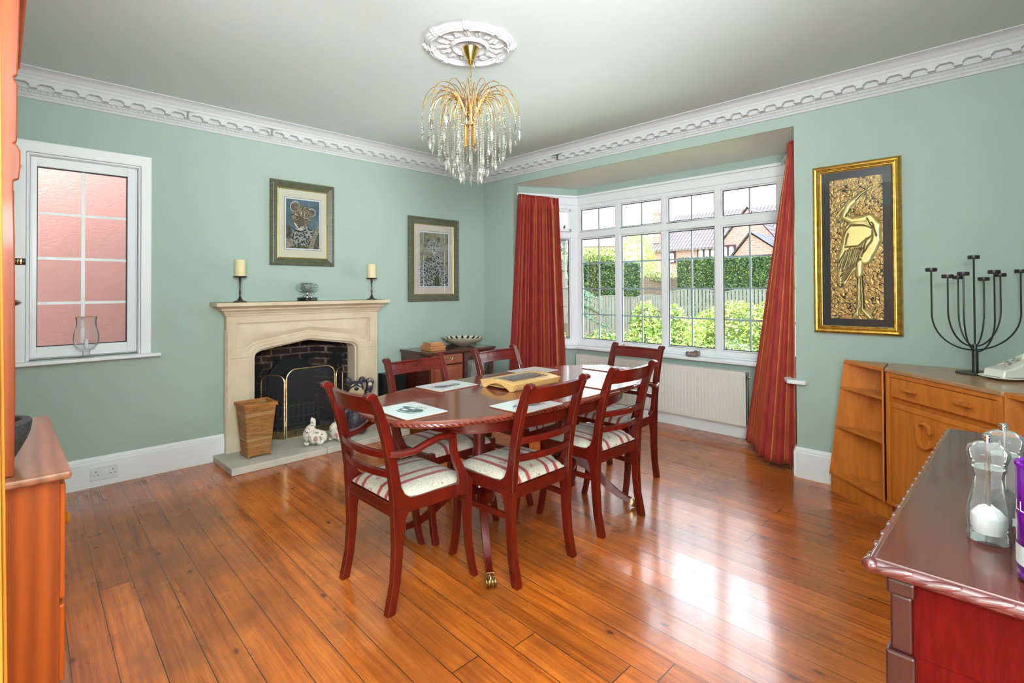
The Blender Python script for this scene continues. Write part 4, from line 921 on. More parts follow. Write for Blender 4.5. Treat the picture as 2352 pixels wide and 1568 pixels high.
cdish = thing('cheese_dish', 'cream floral ceramic wedge cheese dish on the oak corner cabinet', 'dish', (3.520, .065, HT + .001), math.atan2(-.7042, .7100))
b = MB(); sup = lambda a, c, n=36, e=.55: [(a * math.copysign(abs(math.cos(2 * PI * i / n)) ** e, math.cos(2 * PI * i / n)), c * math.copysign(abs(math.sin(2 * PI * i / n)) ** e, math.sin(2 * PI * i / n))) for i in range(n)]
lo, mi_, hi = sup(.115, .060), sup(.150, .088), sup(.148, .086); vs = [(x, y, 0) for x, y in lo] + [(x, y, .013) for x, y in mi_] + [(x, y, .016) for x, y in hi] + [(x * .8, y * .8, .009) for x, y in hi]
b.add(vs, [(k * 36 + i, k * 36 + (i + 1) % 36, (k + 1) * 36 + (i + 1) % 36, (k + 1) * 36 + i) for k in range(3) for i in range(36)] + [tuple(range(36)), tuple(range(108, 144))]); b.build('plate', M['ceramic'], cdish, smooth=True)
b = MB(); b.prism([(-.118, .012), (.122, .012), (.122, .125), (.100, .128), (-.06, .060), (-.112, .048)], -.055, .055, 'y'); b.prism([(.02, .093), (.085, .120), (.078, .150), (.06, .156), (.045, .135)], -.010, .010, 'y'); cv_ = b.build('cover', M['ceramic'], cdish, bevel=.008, seg=3)
fl_c = [mat('flower_yellow', (.70, .50, .08), .4), mat('flower_blue', (.16, .26, .42), .4), mat('flower_pink', (.45, .12, .18), .4), mat('leaf_green', (.22, .30, .10), .4)]
b = MB()
for i in range(22):
    x = -.02 + R.random() * .11; z = .022 + R.random() * .06; z = min(z, .045 + (x + .08) * .42); r_ = .004 + R.random() * .005
    b.flat([(px, -.0556, pz) for px, pz in ell(x, z, r_, r_ * .7, 8, R.random() * 3)], R.randrange(4))
for i in range(20):
    x = -.09 + R.random() * .11; y = -.03 + R.random() * .05; z = .048 + (x + .112) * .39 + .004; r_ = .004 + R.random() * .006
    if x > -.105: b.flat([(x + dx, y + dy, z + dx * .42 + .002) for dx, dy in ell(0, 0, r_, r_ * .7, 8)], R.randrange(4))
b.build('floral_decoration', fl_c, cv_)

# ------------------------------------------------------------------ mahogany sideboard bottom right with mills and candle
SH = .85
sb = thing('sideboard', 'polished red mahogany sideboard with rope carved top edge at lower right', 'sideboard', (0, 0, 0))
def sup_edge(b, p, q, z, n, L=.05, r_=.008, tw=.55, out=(0, 0)):
    p = V(p); q = V(q); d = (q - p); Ln = d.length; d.normalize(); ang = math.atan2(d.y, d.x)
    for i in range(n):
        c = p + d * (Ln * (i + .5) / n); Rm = Matrix.Rotation(ang, 3, 'Z') @ Matrix.Rotation(tw, 3, 'Y') @ Matrix.Rotation(.10, 3, 'Z')
        b.ball((c.x + out[0], c.y + out[1], z), (Ln / n * .62, r_, r_ * .75), 10, 6, T=Rm)
b = MB(); b.bx(1.038, 2.155, -.28, .196, .827, SH); b.bx(1.052, 2.148, -.28, .183, .818, .826); tp = b.build('top', wood('dark_polished_top', (.085, .016, .011), (.055, .009, .007), (4, 30, 30), .22, .45, bump=0), sb, bevel=.006, seg=3)
b = MB(); b.tube([(1.040, -.27, .836), (1.040, .196, .836)], .0115, 10); b.tube([(1.036, .196, .836), (2.16, .196, .836)], .0115, 10)
sup_edge(b, (1.037, -.27), (1.037, .198), .838, 8, r_=.0095, tw=.16, out=(-.003, 0)); sup_edge(b, (1.04, .198), (2.16, .198), .838, 20, r_=.0095, tw=.16, out=(0, .003)); b.ball((1.038, .198, .837), (.014, .014, .0125), 12, 8); b.build('carved_edge', wood('carved_edge_mahogany', (.10, .016, .016), (.06, .010, .010), (10, 10, 10), .18, .8, bump=0), tp, smooth=True, ang=60)
b = MB(); b.bx(1.062, 2.14, -.28, .150, .05, .818); b.bx(1.0605, 1.062, -.25, .145, .70, .812)
b.build('body', M['mahog_red'], sb, bevel=.002)
b = MB(); b.bx(1.052, 1.092, .142, .180, .793, .818).bx(1.056, 1.088, .146, .176, .700, .793).bx(1.050, 1.094, .142, .182, .05, .700); b.build('corner_column', wood('dark_column', (.045, .006, .005), (.028, .004, .003), (14, 14, 3), .4, .1), sb, bevel=.004)
b = MB(); b.bx(2.10, 2.145, .142, .180, .05, .818); b.build('corner_column', M['mahog'], sb, bevel=.004)
b = MB(); b.bx(1.045, 2.15, -.28, .188, 0, .05); b.build('plinth', M['mahog'], sb, bevel=.006)
for i in range(3):
    x0 = 1.097 + i * .336; b = MB(); b.bx(x0, x0 + .328, .150, .168, .70, .808); d_ = b.build('drawer', M['mahog_vein'], sb, bevel=.003); b = MB(); b.tube([(x0 + .13, .168, .755), (x0 + .135, .19, .75), (x0 + .195, .19, .75), (x0 + .20, .168, .755)], .003, 6); b.build('handle', M['brass'], d_, smooth=True)
    b = MB(); b.bx(x0, x0 + .328, .150, .168, .07, .69); d_ = b.build('door', M['mahog_vein'], sb, bevel=.003); b = MB(); b.ball((x0 + (.03 if i else .30), .178, .42), .011, 10, 8); b.build('knob', M['brass'], d_, smooth=True)
def mill(x, y, lab, fill, mt):
    t = thing('mill', lab, 'mill', (x, y, SH + .001), 0, 'clear acrylic mills on the sideboard')
    pf = [(0, 0), (.0300, 0), (.0305, .006), (.0300, .010), (.0285, .012), (.0290, .020), (.0305, .040), (.0290, .060), (.0235, .085), (.0215, .105), (.0220, .118), (.0245, .124), (.0245, .1275)]
    b = MB(); b.lathe(pf + [(0, .1275)], 32); b.build('body', M['acrylic'], t, smooth=True, ang=50)
    b = MB(); b.lathe([(0, .128), (.0245, .128), (.026, .130), (.025, .134), (.028, .142), (.0305, .153), (.0275, .164), (.016, .171), (.006, .172), (0, .172)], 32); b.build('cap', M['acrylic'], t, smooth=True, ang=50)
    b = MB(); b.lathe([(0, .1722), (.006, .1722), (.006, .176), (.0075, .177), (.0075, .180), (.006, .181), (.0075, .182), (.0075, .185), (.006, .186), (0, .1865)], 16); b.build('finial', M['chrome'], t, smooth=True)
    b = MB(); b.lathe([(.0, .04), (.003, .04), (.003, .17), (0, .17)], 8); b.build('spindle', M['steel'], t)
    b = MB(); nn = 20; vs = [(0, 0, .0135)]; rings = [(.0225, .0135), (.0255, .030), (.025, .043), (.015, .054), (.006, .060)]
    for k, (r_, z_) in enumerate(rings):
        for i in range(nn): a = 2 * PI * i / nn; vs.append((r_ * math.cos(a), r_ * math.sin(a), z_ + (R.random() - .5) * .004 * (k > 1)))
    vs.append((0, 0, .058)); fs = [(0, 1 + (i + 1) % nn, 1 + i) for i in range(nn)] + [(1 + k * nn + i, 1 + k * nn + (i + 1) % nn, 1 + (k + 1) * nn + (i + 1) % nn, 1 + (k + 1) * nn + i) for k in range(4) for i in range(nn)] + [(1 + 4 * nn + i, 1 + 4 * nn + (i + 1) % nn, len(vs) - 1) for i in range(nn)]
    b.add(vs, fs); b.build(fill, mt, t)
M['acrylic'] = glass_thin('clear_acrylic', (.98, .985, .99), 1.22, .07)
mill(1.254, .062, 'clear acrylic salt mill half full of white salt on the sideboard', 'salt', mat('salt', (.92, .92, .93), .8, bump=.5, bs=700))
mill(1.375, .045, 'clear acrylic pepper mill behind the purple candle jar', 'peppercorns', mat('peppercorns', (.03, .02, .015), .8, bump=.5, bs=400))
pc = thing('candle_jar', 'purple glass candle jar with white label at the right edge', 'candle', (1.128, -.022, SH + .001))
b = MB(); b.lathe([(0, 0), (.040, 0), (.046, .004), (.047, .010), (.0445, .014), (.047, .020), (.047, .175), (.044, .180), (.042, .176), (.0435, .170), (.0435, .012), (0, .012)], 48); pj = b.build('jar', mat('purple_glass', (.085, .002, .17), .08, var=(.19, .004, .36), vs=22, trans=.25, ior=1.45, coat=.6), pc, smooth=True)
b = MB(); b.lathe([(0, .014), (.0430, .014), (.0430, .168), (0, .168)], 40); b.build('wax', mat('purple_wax', (.22, .0, .30), .4), pc)
b = MB()
for i in range(36): a = 2 * PI * i / 36; b.ball((.0455 * math.cos(a), .0455 * math.sin(a), .176), .0034, 6, 4)
b.build('beaded_rim', pj.data.materials[0], pj, smooth=True)
b = MB(); b.lathe([(.0475, .026), (.0475, .056)], 48, cap=False); lb = b.build('label', mat('paper_label', (.52, .52, .54), .6), pc, smooth=True)
def curved_text(txt, r_, z_, size, a0, mt, parent, name='lettering'):
    cu = bpy.data.curves.new('lettering', 'FONT'); cu.body = txt; cu.size = size; cu.extrude = 0
    tmp = bpy.data.objects.new('lettering_source', cu); COL.objects.link(tmp); dg = bpy.context.evaluated_depsgraph_get(); dg.update(); me = bpy.data.meshes.new_from_object(tmp.evaluated_get(dg)); bpy.data.objects.remove(tmp, do_unlink=True)
    for v in me.vertices:
        a = a0 + v.co.x / r_; v.co = V((r_ * math.cos(a), r_ * math.sin(a), z_ + v.co.y))
    me.materials.clear(); me.materials.append(mt); o = bpy.data.objects.new(name, me); COL.objects.link(o); o.parent = parent; return o
_a = math.atan2(.022, -1.128)
curved_text('LL', .0476, .108, .022, _a - 1.30, M['white'], pc)

# ------------------------------------------------------------------ pine dresser and cupboard, left
dr_ = thing('pine_dresser', 'varnished pine dresser with knobbed front beside the left window', 'dresser', (0, 0, 0))
dy0, dy1 = 2.045, 3.02
b = MB(); b.bx(XL + .005, .135, dy0 + .035, dy1 - .03, .08, .735); b.build('carcass', M['pine'], dr_, bevel=.002)
b = MB(); b.bx(XL + .005, .160, dy0, dy1, .735, .760); b.build('top', M['pine_top'], dr_, bevel=.009, seg=4)
b = MB(); b.bx(XL + .005, .172, dy0 + .012, dy1 - .01, 0, .075); b.build('plinth', M['pine_top'], dr_, bevel=.008, seg=3)
for i in range(2):
    y0 = dy0 + .06 + i * .435; b = MB(); b.bx(.135, .150, y0, y0 + .41, .11, .34); d_ = b.build('door', M['pine'], dr_, bevel=.004)
    b = MB(); b.bx(.135, .150, y0, y0 + .41, .36, .71); d_ = b.build('drawer', M['pine'], dr_, bevel=.004); b = MB(); b.lathe([(.008, 0), (.008, .008), (.018, .013), (.021, .019), (.014, .026), (0, .028)], 20, T=Matrix.Translation((.150, y0 + .2, .535)) @ Matrix.Rotation(PI / 2, 4, 'Y')); b.build('knob', M['pine_bright'], d_, smooth=True)
# scalloped plate rack sides
hp = [(XL + .01, .762), (.035, .762), (.036, 1.0), (.033, 1.45), (.029, 1.615), (.030, 1.622), (.041, 1.628), (.044, 1.66), (.044, 1.71), (.036, 1.727), (.030, 1.730), (.036, 1.738), (.0365, 1.80), (.0365, 1.905), (.030, 1.915), (.028, 1.925), (.036, 1.932), (.038, 2.0), (.040, 2.16), (.044, 2.22), (XL + .01, 2.22)]
for yy in (dy0 + .045, dy1 - .07):
    b = MB(); b.prism(hp, yy, yy + .024, 'y'); b.build('rack_side', M['pine'], dr_, bevel=.004)
for zz in (1.20, 1.62, 1.92):
    b = MB(); b.bx(XL + .01, -.13, dy0 + .069, dy1 - .07, zz, zz + .018); b.build('shelf', M['pine'], dr_)
b = MB(); b.bx(XL + .01, .06, dy0 + .03, dy1 - .05, 2.22, 2.25); b.build('cornice_board', M['pine'], dr_, bevel=.006)
t = thing('pine_cupboard', 'tall orange pine cupboard at the left edge of the view', 'cupboard', (-.18, 1.22, 0)); t.rotation_euler = (0, math.radians(-.75), 0)
b = MB(); b.bx(-.10, .1975, 0, .55, 0.003, 2.3); b.build('carcass', M['pine_bright'], t, bevel=.003)
b = MB(); b.bx(.1975, .2025, .02, .53, .1, 2.2); b.build('door', M['pine_bright'], t, bevel=.002)
t = thing('mortar_bowl', 'black granite mortar bowl standing on the pine dresser top', 'bowl', (-.015, 2.27, .761))
b = MB(); b.lathe([(0, 0), (.045, 0), (.05, .008), (.062, .03), (.082, .07), (.092, .10), (.095, .128), (.090, .134), (.070, .134), (.064, .128), (.055, .08), (.035, .05), (0, .042)], 40); b.build('stone_bowl', mat('black_granite', (.022, .023, .025), .5, var=(.10, .11, .12), vs=130, bump=.25, bs=160), t, smooth=True)
b = MB(); b.ball((-.21, 2.4, 1.72), (.262, .055, .075), 20, 10); o = b.build('leaf_dish', mat('green_glazed_dish', (.28, .36, .30), .25, var=(.50, .52, .46), vs=30), smooth=True); tag(o, 'grey green leaf shaped dish poking out beside the pine rack', 'dish')
o.location = (.003, 0, 0)
b = MB(); b.tube([(-.12, 2.25, 1.392), (.012, 2.25, 1.392), (.040, 2.25, 1.392), (.0605, 2.25, 1.392)], .0105, 16); o = b.build('peppermill', M['black'], bevel=.002); tag(o, 'black cylinder with gold ring lying on the pine rack beside the window', 'grinder')
b = MB(); b.lathe([(.0108, 0), (.0112, .001), (.0112, .004), (.0108, .005)], 16, T=Matrix.Translation((.047, 2.25, 1.392)) @ Matrix.Rotation(PI / 2, 4, 'Y')); b.build('ring', M['gold'], o)
b = MB(); b.lathe([(.0108, 0), (.0112, .001), (.0112, .002), (.0108, .003)], 16, T=Matrix.Translation((.041, 2.25, 1.392)) @ Matrix.Rotation(PI / 2, 4, 'Y')); b.build('ring', M['gold'], o)
b = MB(); b.ball((-.08, 2.3, 1.262), (.135, .06, .022), 20, 8); o = b.build('wooden_dish', M['mahog_dark'], smooth=True); tag(o, 'dark wooden dish tip poking out from the pine rack', 'dish')

# ------------------------------------------------------------------ dining table
TZ = .75; TC = V((2.13, 2.046))
tb = thing('dining_table', 'oval polished mahogany dining table on twin splayed pedestals', 'table', (TC.x, TC.y, 0))
def oval(hx, hy, n=96, st=.55):
    out = []
    for i in range(n):
        a = 2 * PI * i / n; c, s_ = math.cos(a), math.sin(a)
        x = math.copysign(st + (hx - st) * abs(c) ** .95, c) if abs(c) > 1e-6 else 0
        out.append((x * (1 if abs(c) > .0 else 0), hy * s_))
    return out
def oval2(hx, hy, n=120):
    e = 2.6; o_ = []
    for i in range(n):
        a = 2 * PI * i / n; c, s_ = math.cos(a), math.sin(a)
        o_.append((hx * math.copysign(abs(c) ** (2 / e), c), hy * math.copysign(abs(s_) ** (2 / e), s_)))
    return o_
def resample(pl, st):
    L = [0]; P = [V(p) for p in pl] + [V(pl[0])]
    for a, c in zip(P[:-1], P[1:]): L.append(L[-1] + (c - a).length)
    n = int(L[-1] / st); out = []; k = 0
    for i in range(n):
        s_ = L[-1] * i / n
        while L[k + 1] < s_: k += 1
        t = (s_ - L[k]) / max(1e-9, L[k + 1] - L[k]); out.append(tuple(P[k].lerp(P[k + 1], t)))
    return out
def loft(b, loops, capb=True, capt=True, mi=0):
    n = len(loops[0]); vs = [p for l in loops for p in l]
    fs = [(k * n + i, k * n + (i + 1) % n, (k + 1) * n + (i + 1) % n, (k + 1) * n + i) for k in range(len(loops) - 1) for i in range(n)]
    if capb: fs.append(tuple(range(n))[::-1])
    if capt: fs.append(tuple((len(loops) - 1) * n + i for i in range(n)))
    b.add(vs, fs, mi)
HX, HY = .975, .451
b = MB(); loft(b, [[(x, y, z) for x, y in oval2(HX - i_, HY - i_)] for i_, z in ((.020, .717), (.006, .722), (.0, .730), (.002, .739), (.010, .745), (.013, .75))]); tt = b.build('tabletop', M['mahog_top'], tb, smooth=True, ang=25)
b = MB(); ring = resample(oval2(HX - .001, HY - .001, 400), .026)
for i in range(len(ring)):
    p = V(ring[i]); q = V(ring[(i + 1) % len(ring)]); d = (q - p); 
    if d.length < 1e-4: continue
    ang = math.atan2(d.y, d.x); b.ball(((p.x + q.x) / 2, (p.y + q.y) / 2, .7335), (.0170, .0030, .0040), 8, 5, T=Matrix.Rotation(ang, 3, 'Z') @ Matrix.Rotation(.38, 3, 'Y'))
b.build('carved_edge', M['mahog'], tt, smooth=True, ang=60)
b = MB(); loft(b, [[(x, y, z) for x, y in oval2(HX - .275, HY - .075)] for z in (.648, .717)], True, False); loft(b, [[(x, y, z) for x, y in oval2(HX - .27, HY - .070)] for z in (.645, .655)]); b.build('apron', M['mahog'], tb, smooth=True, ang=25)
for px, sx in ((-.36, -1), (.315, 1)):
    T = Matrix.Translation((px, -.012, 0)); pd = MB(); pd.lathe([(.0, .205), (.05, .205), (.075, .215), (.085, .24), (.082, .27), (.06, .285), (.045, .29), (.038, .31), (.050, .33), (.058, .36), (.052, .40), (.036, .44), (.030, .50), (.032, .57), (.045, .585), (.045, .60), (.034, .605), (.034, .62), (0, .62)], 28, T=T); pd.bx(-.14, .14, -.06, .06, .62, .648, T=T); pd.bx(-.05, .05, -.05, .05, .215, .285, T=T)
    pe = pd.build('pedestal', M['mahog'], tb, smooth=True, ang=35)
    for sy in (-1, 1):
        a = math.atan2(.355 * sy, .245 * sx); TT = T @ Matrix.Rotation(a, 4, 'Z'); lg = MB()
        pts = [TT @ V((x, 0, z)) for x, z in ((.04, .262), (.09, .266), (.15, .240), (.21, .185), (.27, .122), (.33, .075), (.38, .050), (.412, .040))]
        sd = TT.to_3x3() @ V((0, 1, 0)); lg.strip(pts, [.040, .038, .036, .034, .032, .030, .028, .026], [.055, .055, .052, .046, .040, .034, .028, .026], side=sd); 
        for o_ in (-.009, 0, .009): lg.tube([p + sd * o_ + V((0, 0, .0245 * (1 - i * .07))) for i, p in enumerate(pts)], .0042, 5)
        l_ = lg.build('leg', M['mahog'], tb, bevel=0, smooth=True, ang=35)
        pw_ = MB(); pw_.bx(.398, .412, -.018, .018, .022, .058, T=TT)
        for o_ in (-.014, -.005, .005, .014): pw_.ball(TT @ V((.432, o_ * 1.2, .026)), (.026, .0075, .022), 8, 6, T=Matrix.Rotation(a + o_ * 14, 3, 'Z') @ Matrix.Rotation(.35, 3, 'Y'))
        pw_.ball(TT @ V((.418, 0, .028)), (.022, .020, .024), 10, 8, T=Matrix.Rotation(a, 3, 'Z')); pw_.build('paw_foot', M['brass'], l_, smooth=True)

# ------------------------------------------------------------------ dining chairs
def chair(name, lab, arms=False, group=None):
    t = thing(name, lab, 'chair', (0, 0, 0), 0, group); mt = M['mahog']
    back = [(-.004, 0), (.022, .12), (.030, .25), (.026, .36), (.022, .43), (.018, .50), (.004, .60), (-.018, .70), (-.046, .80), (-.072, .862), (-.094, .876)]
    front = [(.032, 0), (.058, .12), (.072, .25), (.080, .34), (.100, .385), (.135, .415), (.135, .440), (.104, .447), (.078, .468), (.062, .50), (.048, .58), (.030, .67), (.006, .76), (-.024, .835)]
    def top(): return [(-.040, .868), (-.048, .886), (-.064, .897), (-.082, .894), (-.094, .886)]
    xw = .0165
    for sx in (-1, 1):
        x = sx * .190
        lo = [p for p in back if p[1] <= .43] + [(y, z) for y, z in front[::-1] if z <= .42]; 
        b = MB(); b.prism([(-.004, 0), (.022, .12), (.030, .25), (.026, .36), (.023, .41), (.110, .41), (.085, .37), (.072, .31), (.068, .22), (.056, .11), (.032, 0)], x - xw, x + xw, 'x'); b.build('leg', mt, t, bevel=.0025)
        b = MB(); b.prism([(.023, .41), (.021, .44)] + [p for p in back if p[1] > .45] + top()[::-1] + [p for p in front[::-1] if .440 <= p[1]] + [(.128, .415), (.110, .41)], x - xw, x + xw, 'x'); b.build('back_post', mt, t, bevel=.0035, seg=3)
        b = MB(); fx = sx * .207; b.prism([(.388, .452), (.420, .452), (.424, .44), (.421, .36), (.418, .25), (.424, .15), (.440, .06), (.456, 0), (.430, 0), (.414, .06), (.397, .15), (.389, .25), (.383, .36)], fx - .0165, fx + .0165, 'x'); b.build('leg', mt, t, bevel=.003)
        # side rail
        a0, a1 = sx * .190, sx * .207
        b = MB(); vs = []
        for (xx, yy) in ((a0 - xw + .002, .08), (a0 + xw - .002, .08), (a1 + xw - .002, .392), (a1 - xw + .002, .392)):
            for zz in (.388, .4435): vs.append((xx, yy, zz))
        b.add(vs, [(0, 2, 4, 6), (1, 3, 5, 7), (0, 1, 3, 2), (2, 3, 5, 4), (4, 5, 7, 6), (6, 7, 1, 0)]); b.build('seat_rail', mt, t, bevel=.002)
        if not arms:
            b = MB(); b.strip([(a0, .06, .292), (a1, .395, .292)], .014, .026); b.build('stretcher', mt, t, bevel=.002)
    b = MB(); b.bx(-.195, .195, .388, .416, .390, .440); b.build('seat_rail', mt, t, bevel=.003)
    b = MB(); b.bx(-.176, .176, .036, .066, .372, .425); b.bx(-.176, .176, .034, .040, .385, .390); b.build('seat_rail', mt, t, bevel=.003)
    # cushion
    b = MB(); n = 22
    def cf(u, v):
        a, c = 2 * u - 1, 2 * v - 1
        f = max(0, 1 - abs(a) ** 6) ** .5 * max(0, 1 - abs(c) ** 6) ** .5; yy = .045 + v * .372; hw = .174 + .030 * min(1, max(0, (v - .08) / .2)); 
        if v < .17: hw = .172
        return (a * hw, yy, .438 + .034 * f + .012 * (1 - a * a) * (1 - c * c))
    b.grid(cf, n, n); b.grid(lambda u, v: (lambda p: (p[0], p[1], .430))(cf(u, v)), n, n)
    for e in ((lambda s_: (s_, 0)), (lambda s_: (s_, 1)), (lambda s_: (0, s_)), (lambda s_: (1, s_))):
        b.grid(lambda u, v, e=e: (lambda p: (p[0], p[1], .430 + (p[2] - .430) * v))(cf(*e(u))), n, 1)
    b.build('seat_cushion', M['seat'], t, smooth=True, ang=70)
    def rail(z0, z1, y, dep, th, name, mi=mt):
        b = MB(); nn = 12; vs = []
        for i in range(nn + 1):
            a = -1 + 2 * i / nn; x = a * .176; yy = y - dep * (1 - a * a)
            lean = -.35 * (z1 - z0) if z1 - z0 > .05 else 0
            vs += [(x, yy, z0), (x, yy + th, z0), (x, yy + th + lean, z1), (x, yy + lean, z1)]
        fs = [(i * 4 + k, i * 4 + (k + 1) % 4, (i + 1) * 4 + (k + 1) % 4, (i + 1) * 4 + k) for i in range(nn) for k in range(4)] + [(3, 2, 1, 0), (nn * 4, nn * 4 + 1, nn * 4 + 2, nn * 4 + 3)]
        b.add(vs, fs); return b.build(name, mi, t, bevel=.003)
    tr_ = rail(.800, .872, -.036, .026, .017, 'top_rail')
    rail(.622, .650, -.004, .030, .021, 'slat'); rail(.540, .568, .014, .030, .021, 'slat')
    b = MB(); nn = 14
    def rp(a, z, o_): x = a * .172; return V((x, -.036 - .026 * (1 - a * a) + .017 - .35 * (z - .80) + o_, z))
    b.tube([rp(-1 + 2 * i / nn, .868, .001) for i in range(nn + 1)], .0065, 8)
    for z in (.815, .822, .829): b.tube([rp(-1 + 2 * i / nn, z, .0) for i in range(nn + 1)], .0014, 4)
    for i in range(16):
        a = -.78 + 1.56 * i / 15; sl = .05 * (1 if a > 0 else -1); b.tube([rp(a - sl, .860, .005), rp(a, .866, .0065), rp(a + sl, .871, .0045)], [.0008, .0022, .0008], 5)
    b.build('carving', mt, tr_, smooth=True)
    if arms:
        for sx in (-1, 1):
            xs = [.200, .212, .226, .236, .238, .236, .232]; P_ = [(.010, .640), (.055, .635), (.110, .640), (.165, .660), (.225, .674), (.285, .672), (.312, .664)]
            b = MB(); b.strip([(sx * x, y, z) for x, (y, z) in zip(xs, P_)], [.026, .034, .038, .038, .034, .030, .026], [.030, .028, .024, .024, .024, .024, .022], side=(1, 0, 0), round_=True); b.build('arm', mt, t, smooth=True, ang=45)
            P2 = [(.300, .668), (.302, .640), (.306, .600), (.320, .555), (.345, .510), (.362, .470), (.360, .430), (.352, .395)]; xs2 = [.234, .234, .233, .231, .229, .227, .226, .226]
            b = MB(); b.strip([(sx * x, y, z) for x, (y, z) in zip(xs2, P2)], .022, [.030, .032, .032, .034, .038, .050, .062, .060], side=(1, 0, 0)); b.build('arm_support', mt, t, bevel=.003)
    return t
side = chair('dining_chair', 'mahogany dining chair with striped seat, front middle chair nearest the camera', False, 'side chairs along the table')
side.location = (1.797, 1.585, 0)
dup(side, (2.436, 1.592, 0), math.radians(-1), 'mahogany dining chair with striped seat, right hand chair on the near side')
dup(side, (1.800, 2.600, 0), PI - math.radians(1), 'mahogany dining chair across the table in front of the black speaker')
dup(side, (2.470, 2.600, 0), PI + math.radians(2), 'mahogany dining chair across the table nearest the left curtain')
cv = chair('carver_chair', 'mahogany armchair with striped seat at the fireplace end of the table', True, 'armchairs at the table ends')
cv.location = (1.100, 2.018, 0); cv.rotation_euler = (0, 0, -PI / 2)
dup(cv, (3.235, 2.038, 0), PI / 2 + math.radians(1), 'mahogany armchair at the radiator end of the table')

# placemats
def rrect(w_, h_, r_, n=5):
    o_ = []
    for sx, sy, a0 in ((1, 1, 0), (-1, 1, 1), (-1, -1, 2), (1, -1, 3)):
        for k in range(n + 1):
            a = (a0 + k / n) * PI / 2; o_.append((sx * (w_ / 2 - r_) + r_ * math.cos(a), sy * (h_ / 2 - r_) + r_ * math.sin(a)))
    return o_
m_cork = mat('placemat_edge', (.22, .08, .04), .6); m_ink = mat('dark_ink_wash', (.05, .06, .065), .4, var=(.16, .19, .19), vs=60); m_teal = mat('teal_halo', (.30, .52, .52), .4); m_inkb = mat('black_ink', (.015, .015, .02), .4); m_mat = mat('placemat_face', (.80, .84, .84), .18, coat=.5)
def placemat(x, y, rz, lab, kind):
    t = thing('placemat', lab, 'placemat', (x, y, .7505), rz, 'cat picture placemats on the table')
    b = MB(); b.prism(rrect(.283, .222, .012), 0, .0042); b.build('board', m_cork, t)
    b = MB(); b.prism(rrect(.281, .220, .011), .0042, .0052); b.build('face', m_mat, t)
    b = MB(); ms = [m_teal, m_ink, m_inkb, M['white'], mat('pink_detail', (.62, .12, .28), .4), mat('blue_bird', (.05, .14, .35), .4)]
    z = [.00545]
    def F(p, k): z[0] += .00006; b.flat([(a, c, z[0]) for a, c in p], k)
    def S(pts, w_, k):
        for (p, q) in zip(pts[:-1], pts[1:]):
            d = V(q) - V(p); n = V((-d.y, d.x)).normalized() * w_ / 2; F([tuple(V(p) - n), tuple(V(q) - n), tuple(V(q) + n), tuple(V(p) + n)], k)
    if kind == 0:
        F([(-.088, .03), (-.05, .040), (.0, .040), (.04, .050), (.075, .025), (.070, -.01), (.03, -.038), (-.03, -.042), (-.055, -.030), (-.06, .0), (-.09, .012)], 0)
        F([(-.080, .026), (-.05, .034), (.0, .034), (.04, .043), (.066, .022), (.062, -.008), (.03, -.032), (-.03, -.036), (-.05, -.026), (-.055, .005), (-.082, .016)], 1)
        F([(-.035, .028), (.005, .030), (.0, .018), (-.035, .014)], 3); F([(-.04, -.006), (-.005, -.004), (-.01, -.02), (-.04, -.022)], 3)
        S([(.07, -.02), (.05, -.040), (.0, -.050), (-.04, -.047)], .005, 2); S([(-.01, .035), (-.02, .055), (-.005, .066), (.01, .058)], .004, 2); F(ell(.02, .070, .010, .006, 12), 4); F(ell(-.02, .062, .004, .004, 8), 2)
    elif kind == 1:
        F([(-.02, .035), (.05, .045), (.085, .0), (.07, -.03), (.02, -.02), (-.03, .01)], 1); F([(.0, .03), (.03, .036), (.03, .018), (.005, .012)], 4); S([(-.02, .02), (-.05, .035), (-.075, .020), (-.07, -.004), (-.045, -.006), (-.045, .010)], .009, 2)
        S([(.085, .0), (.10, -.02)], .004, 2)
    elif kind == 2:
        F([(-.03, .02), (.03, .035), (.06, .02), (.07, -.03), (.0, -.035), (-.035, -.01)], 1)
        for i in range(5): S([(.0 + i * .018, -.03), (.005 + i * .018, -.055)], .006, 2)
        F([(-.085, .012), (-.065, .022), (-.05, .012), (-.065, .0)], 5); S([(-.06, .01), (-.05, .03), (-.035, .01), (-.02, .03)], .003, 2)
    else:
        for i in range(6): F(ell(-.07 + i * .028, .01 * math.sin(i * 2), .008, .006, 8), 2)
    S([(-.125, .095), (-.105, .098)], .002, 2)
    b.build('cat_drawing', ms, t)
placemat(1.3205, 1.990, math.radians(-90), 'white placemat with dark grey cat drawing at the fireplace end', 0)
placemat(1.803, 2.346, math.radians(183), 'white placemat with curly tailed cat drawing on the far left side', 1)
placemat(1.765, 1.688, math.radians(1), 'white placemat with cat and blue bird behind the front middle chair', 2)
placemat(2.530, 2.360, math.radians(180), 'white placemat behind the beech bread board', 3)
placemat(2.960, 2.062, math.radians(90), 'white placemat at the radiator end of the table', 3)
placemat(2.470, 1.716, math.radians(0), 'white placemat behind the front right hand chair', 3)

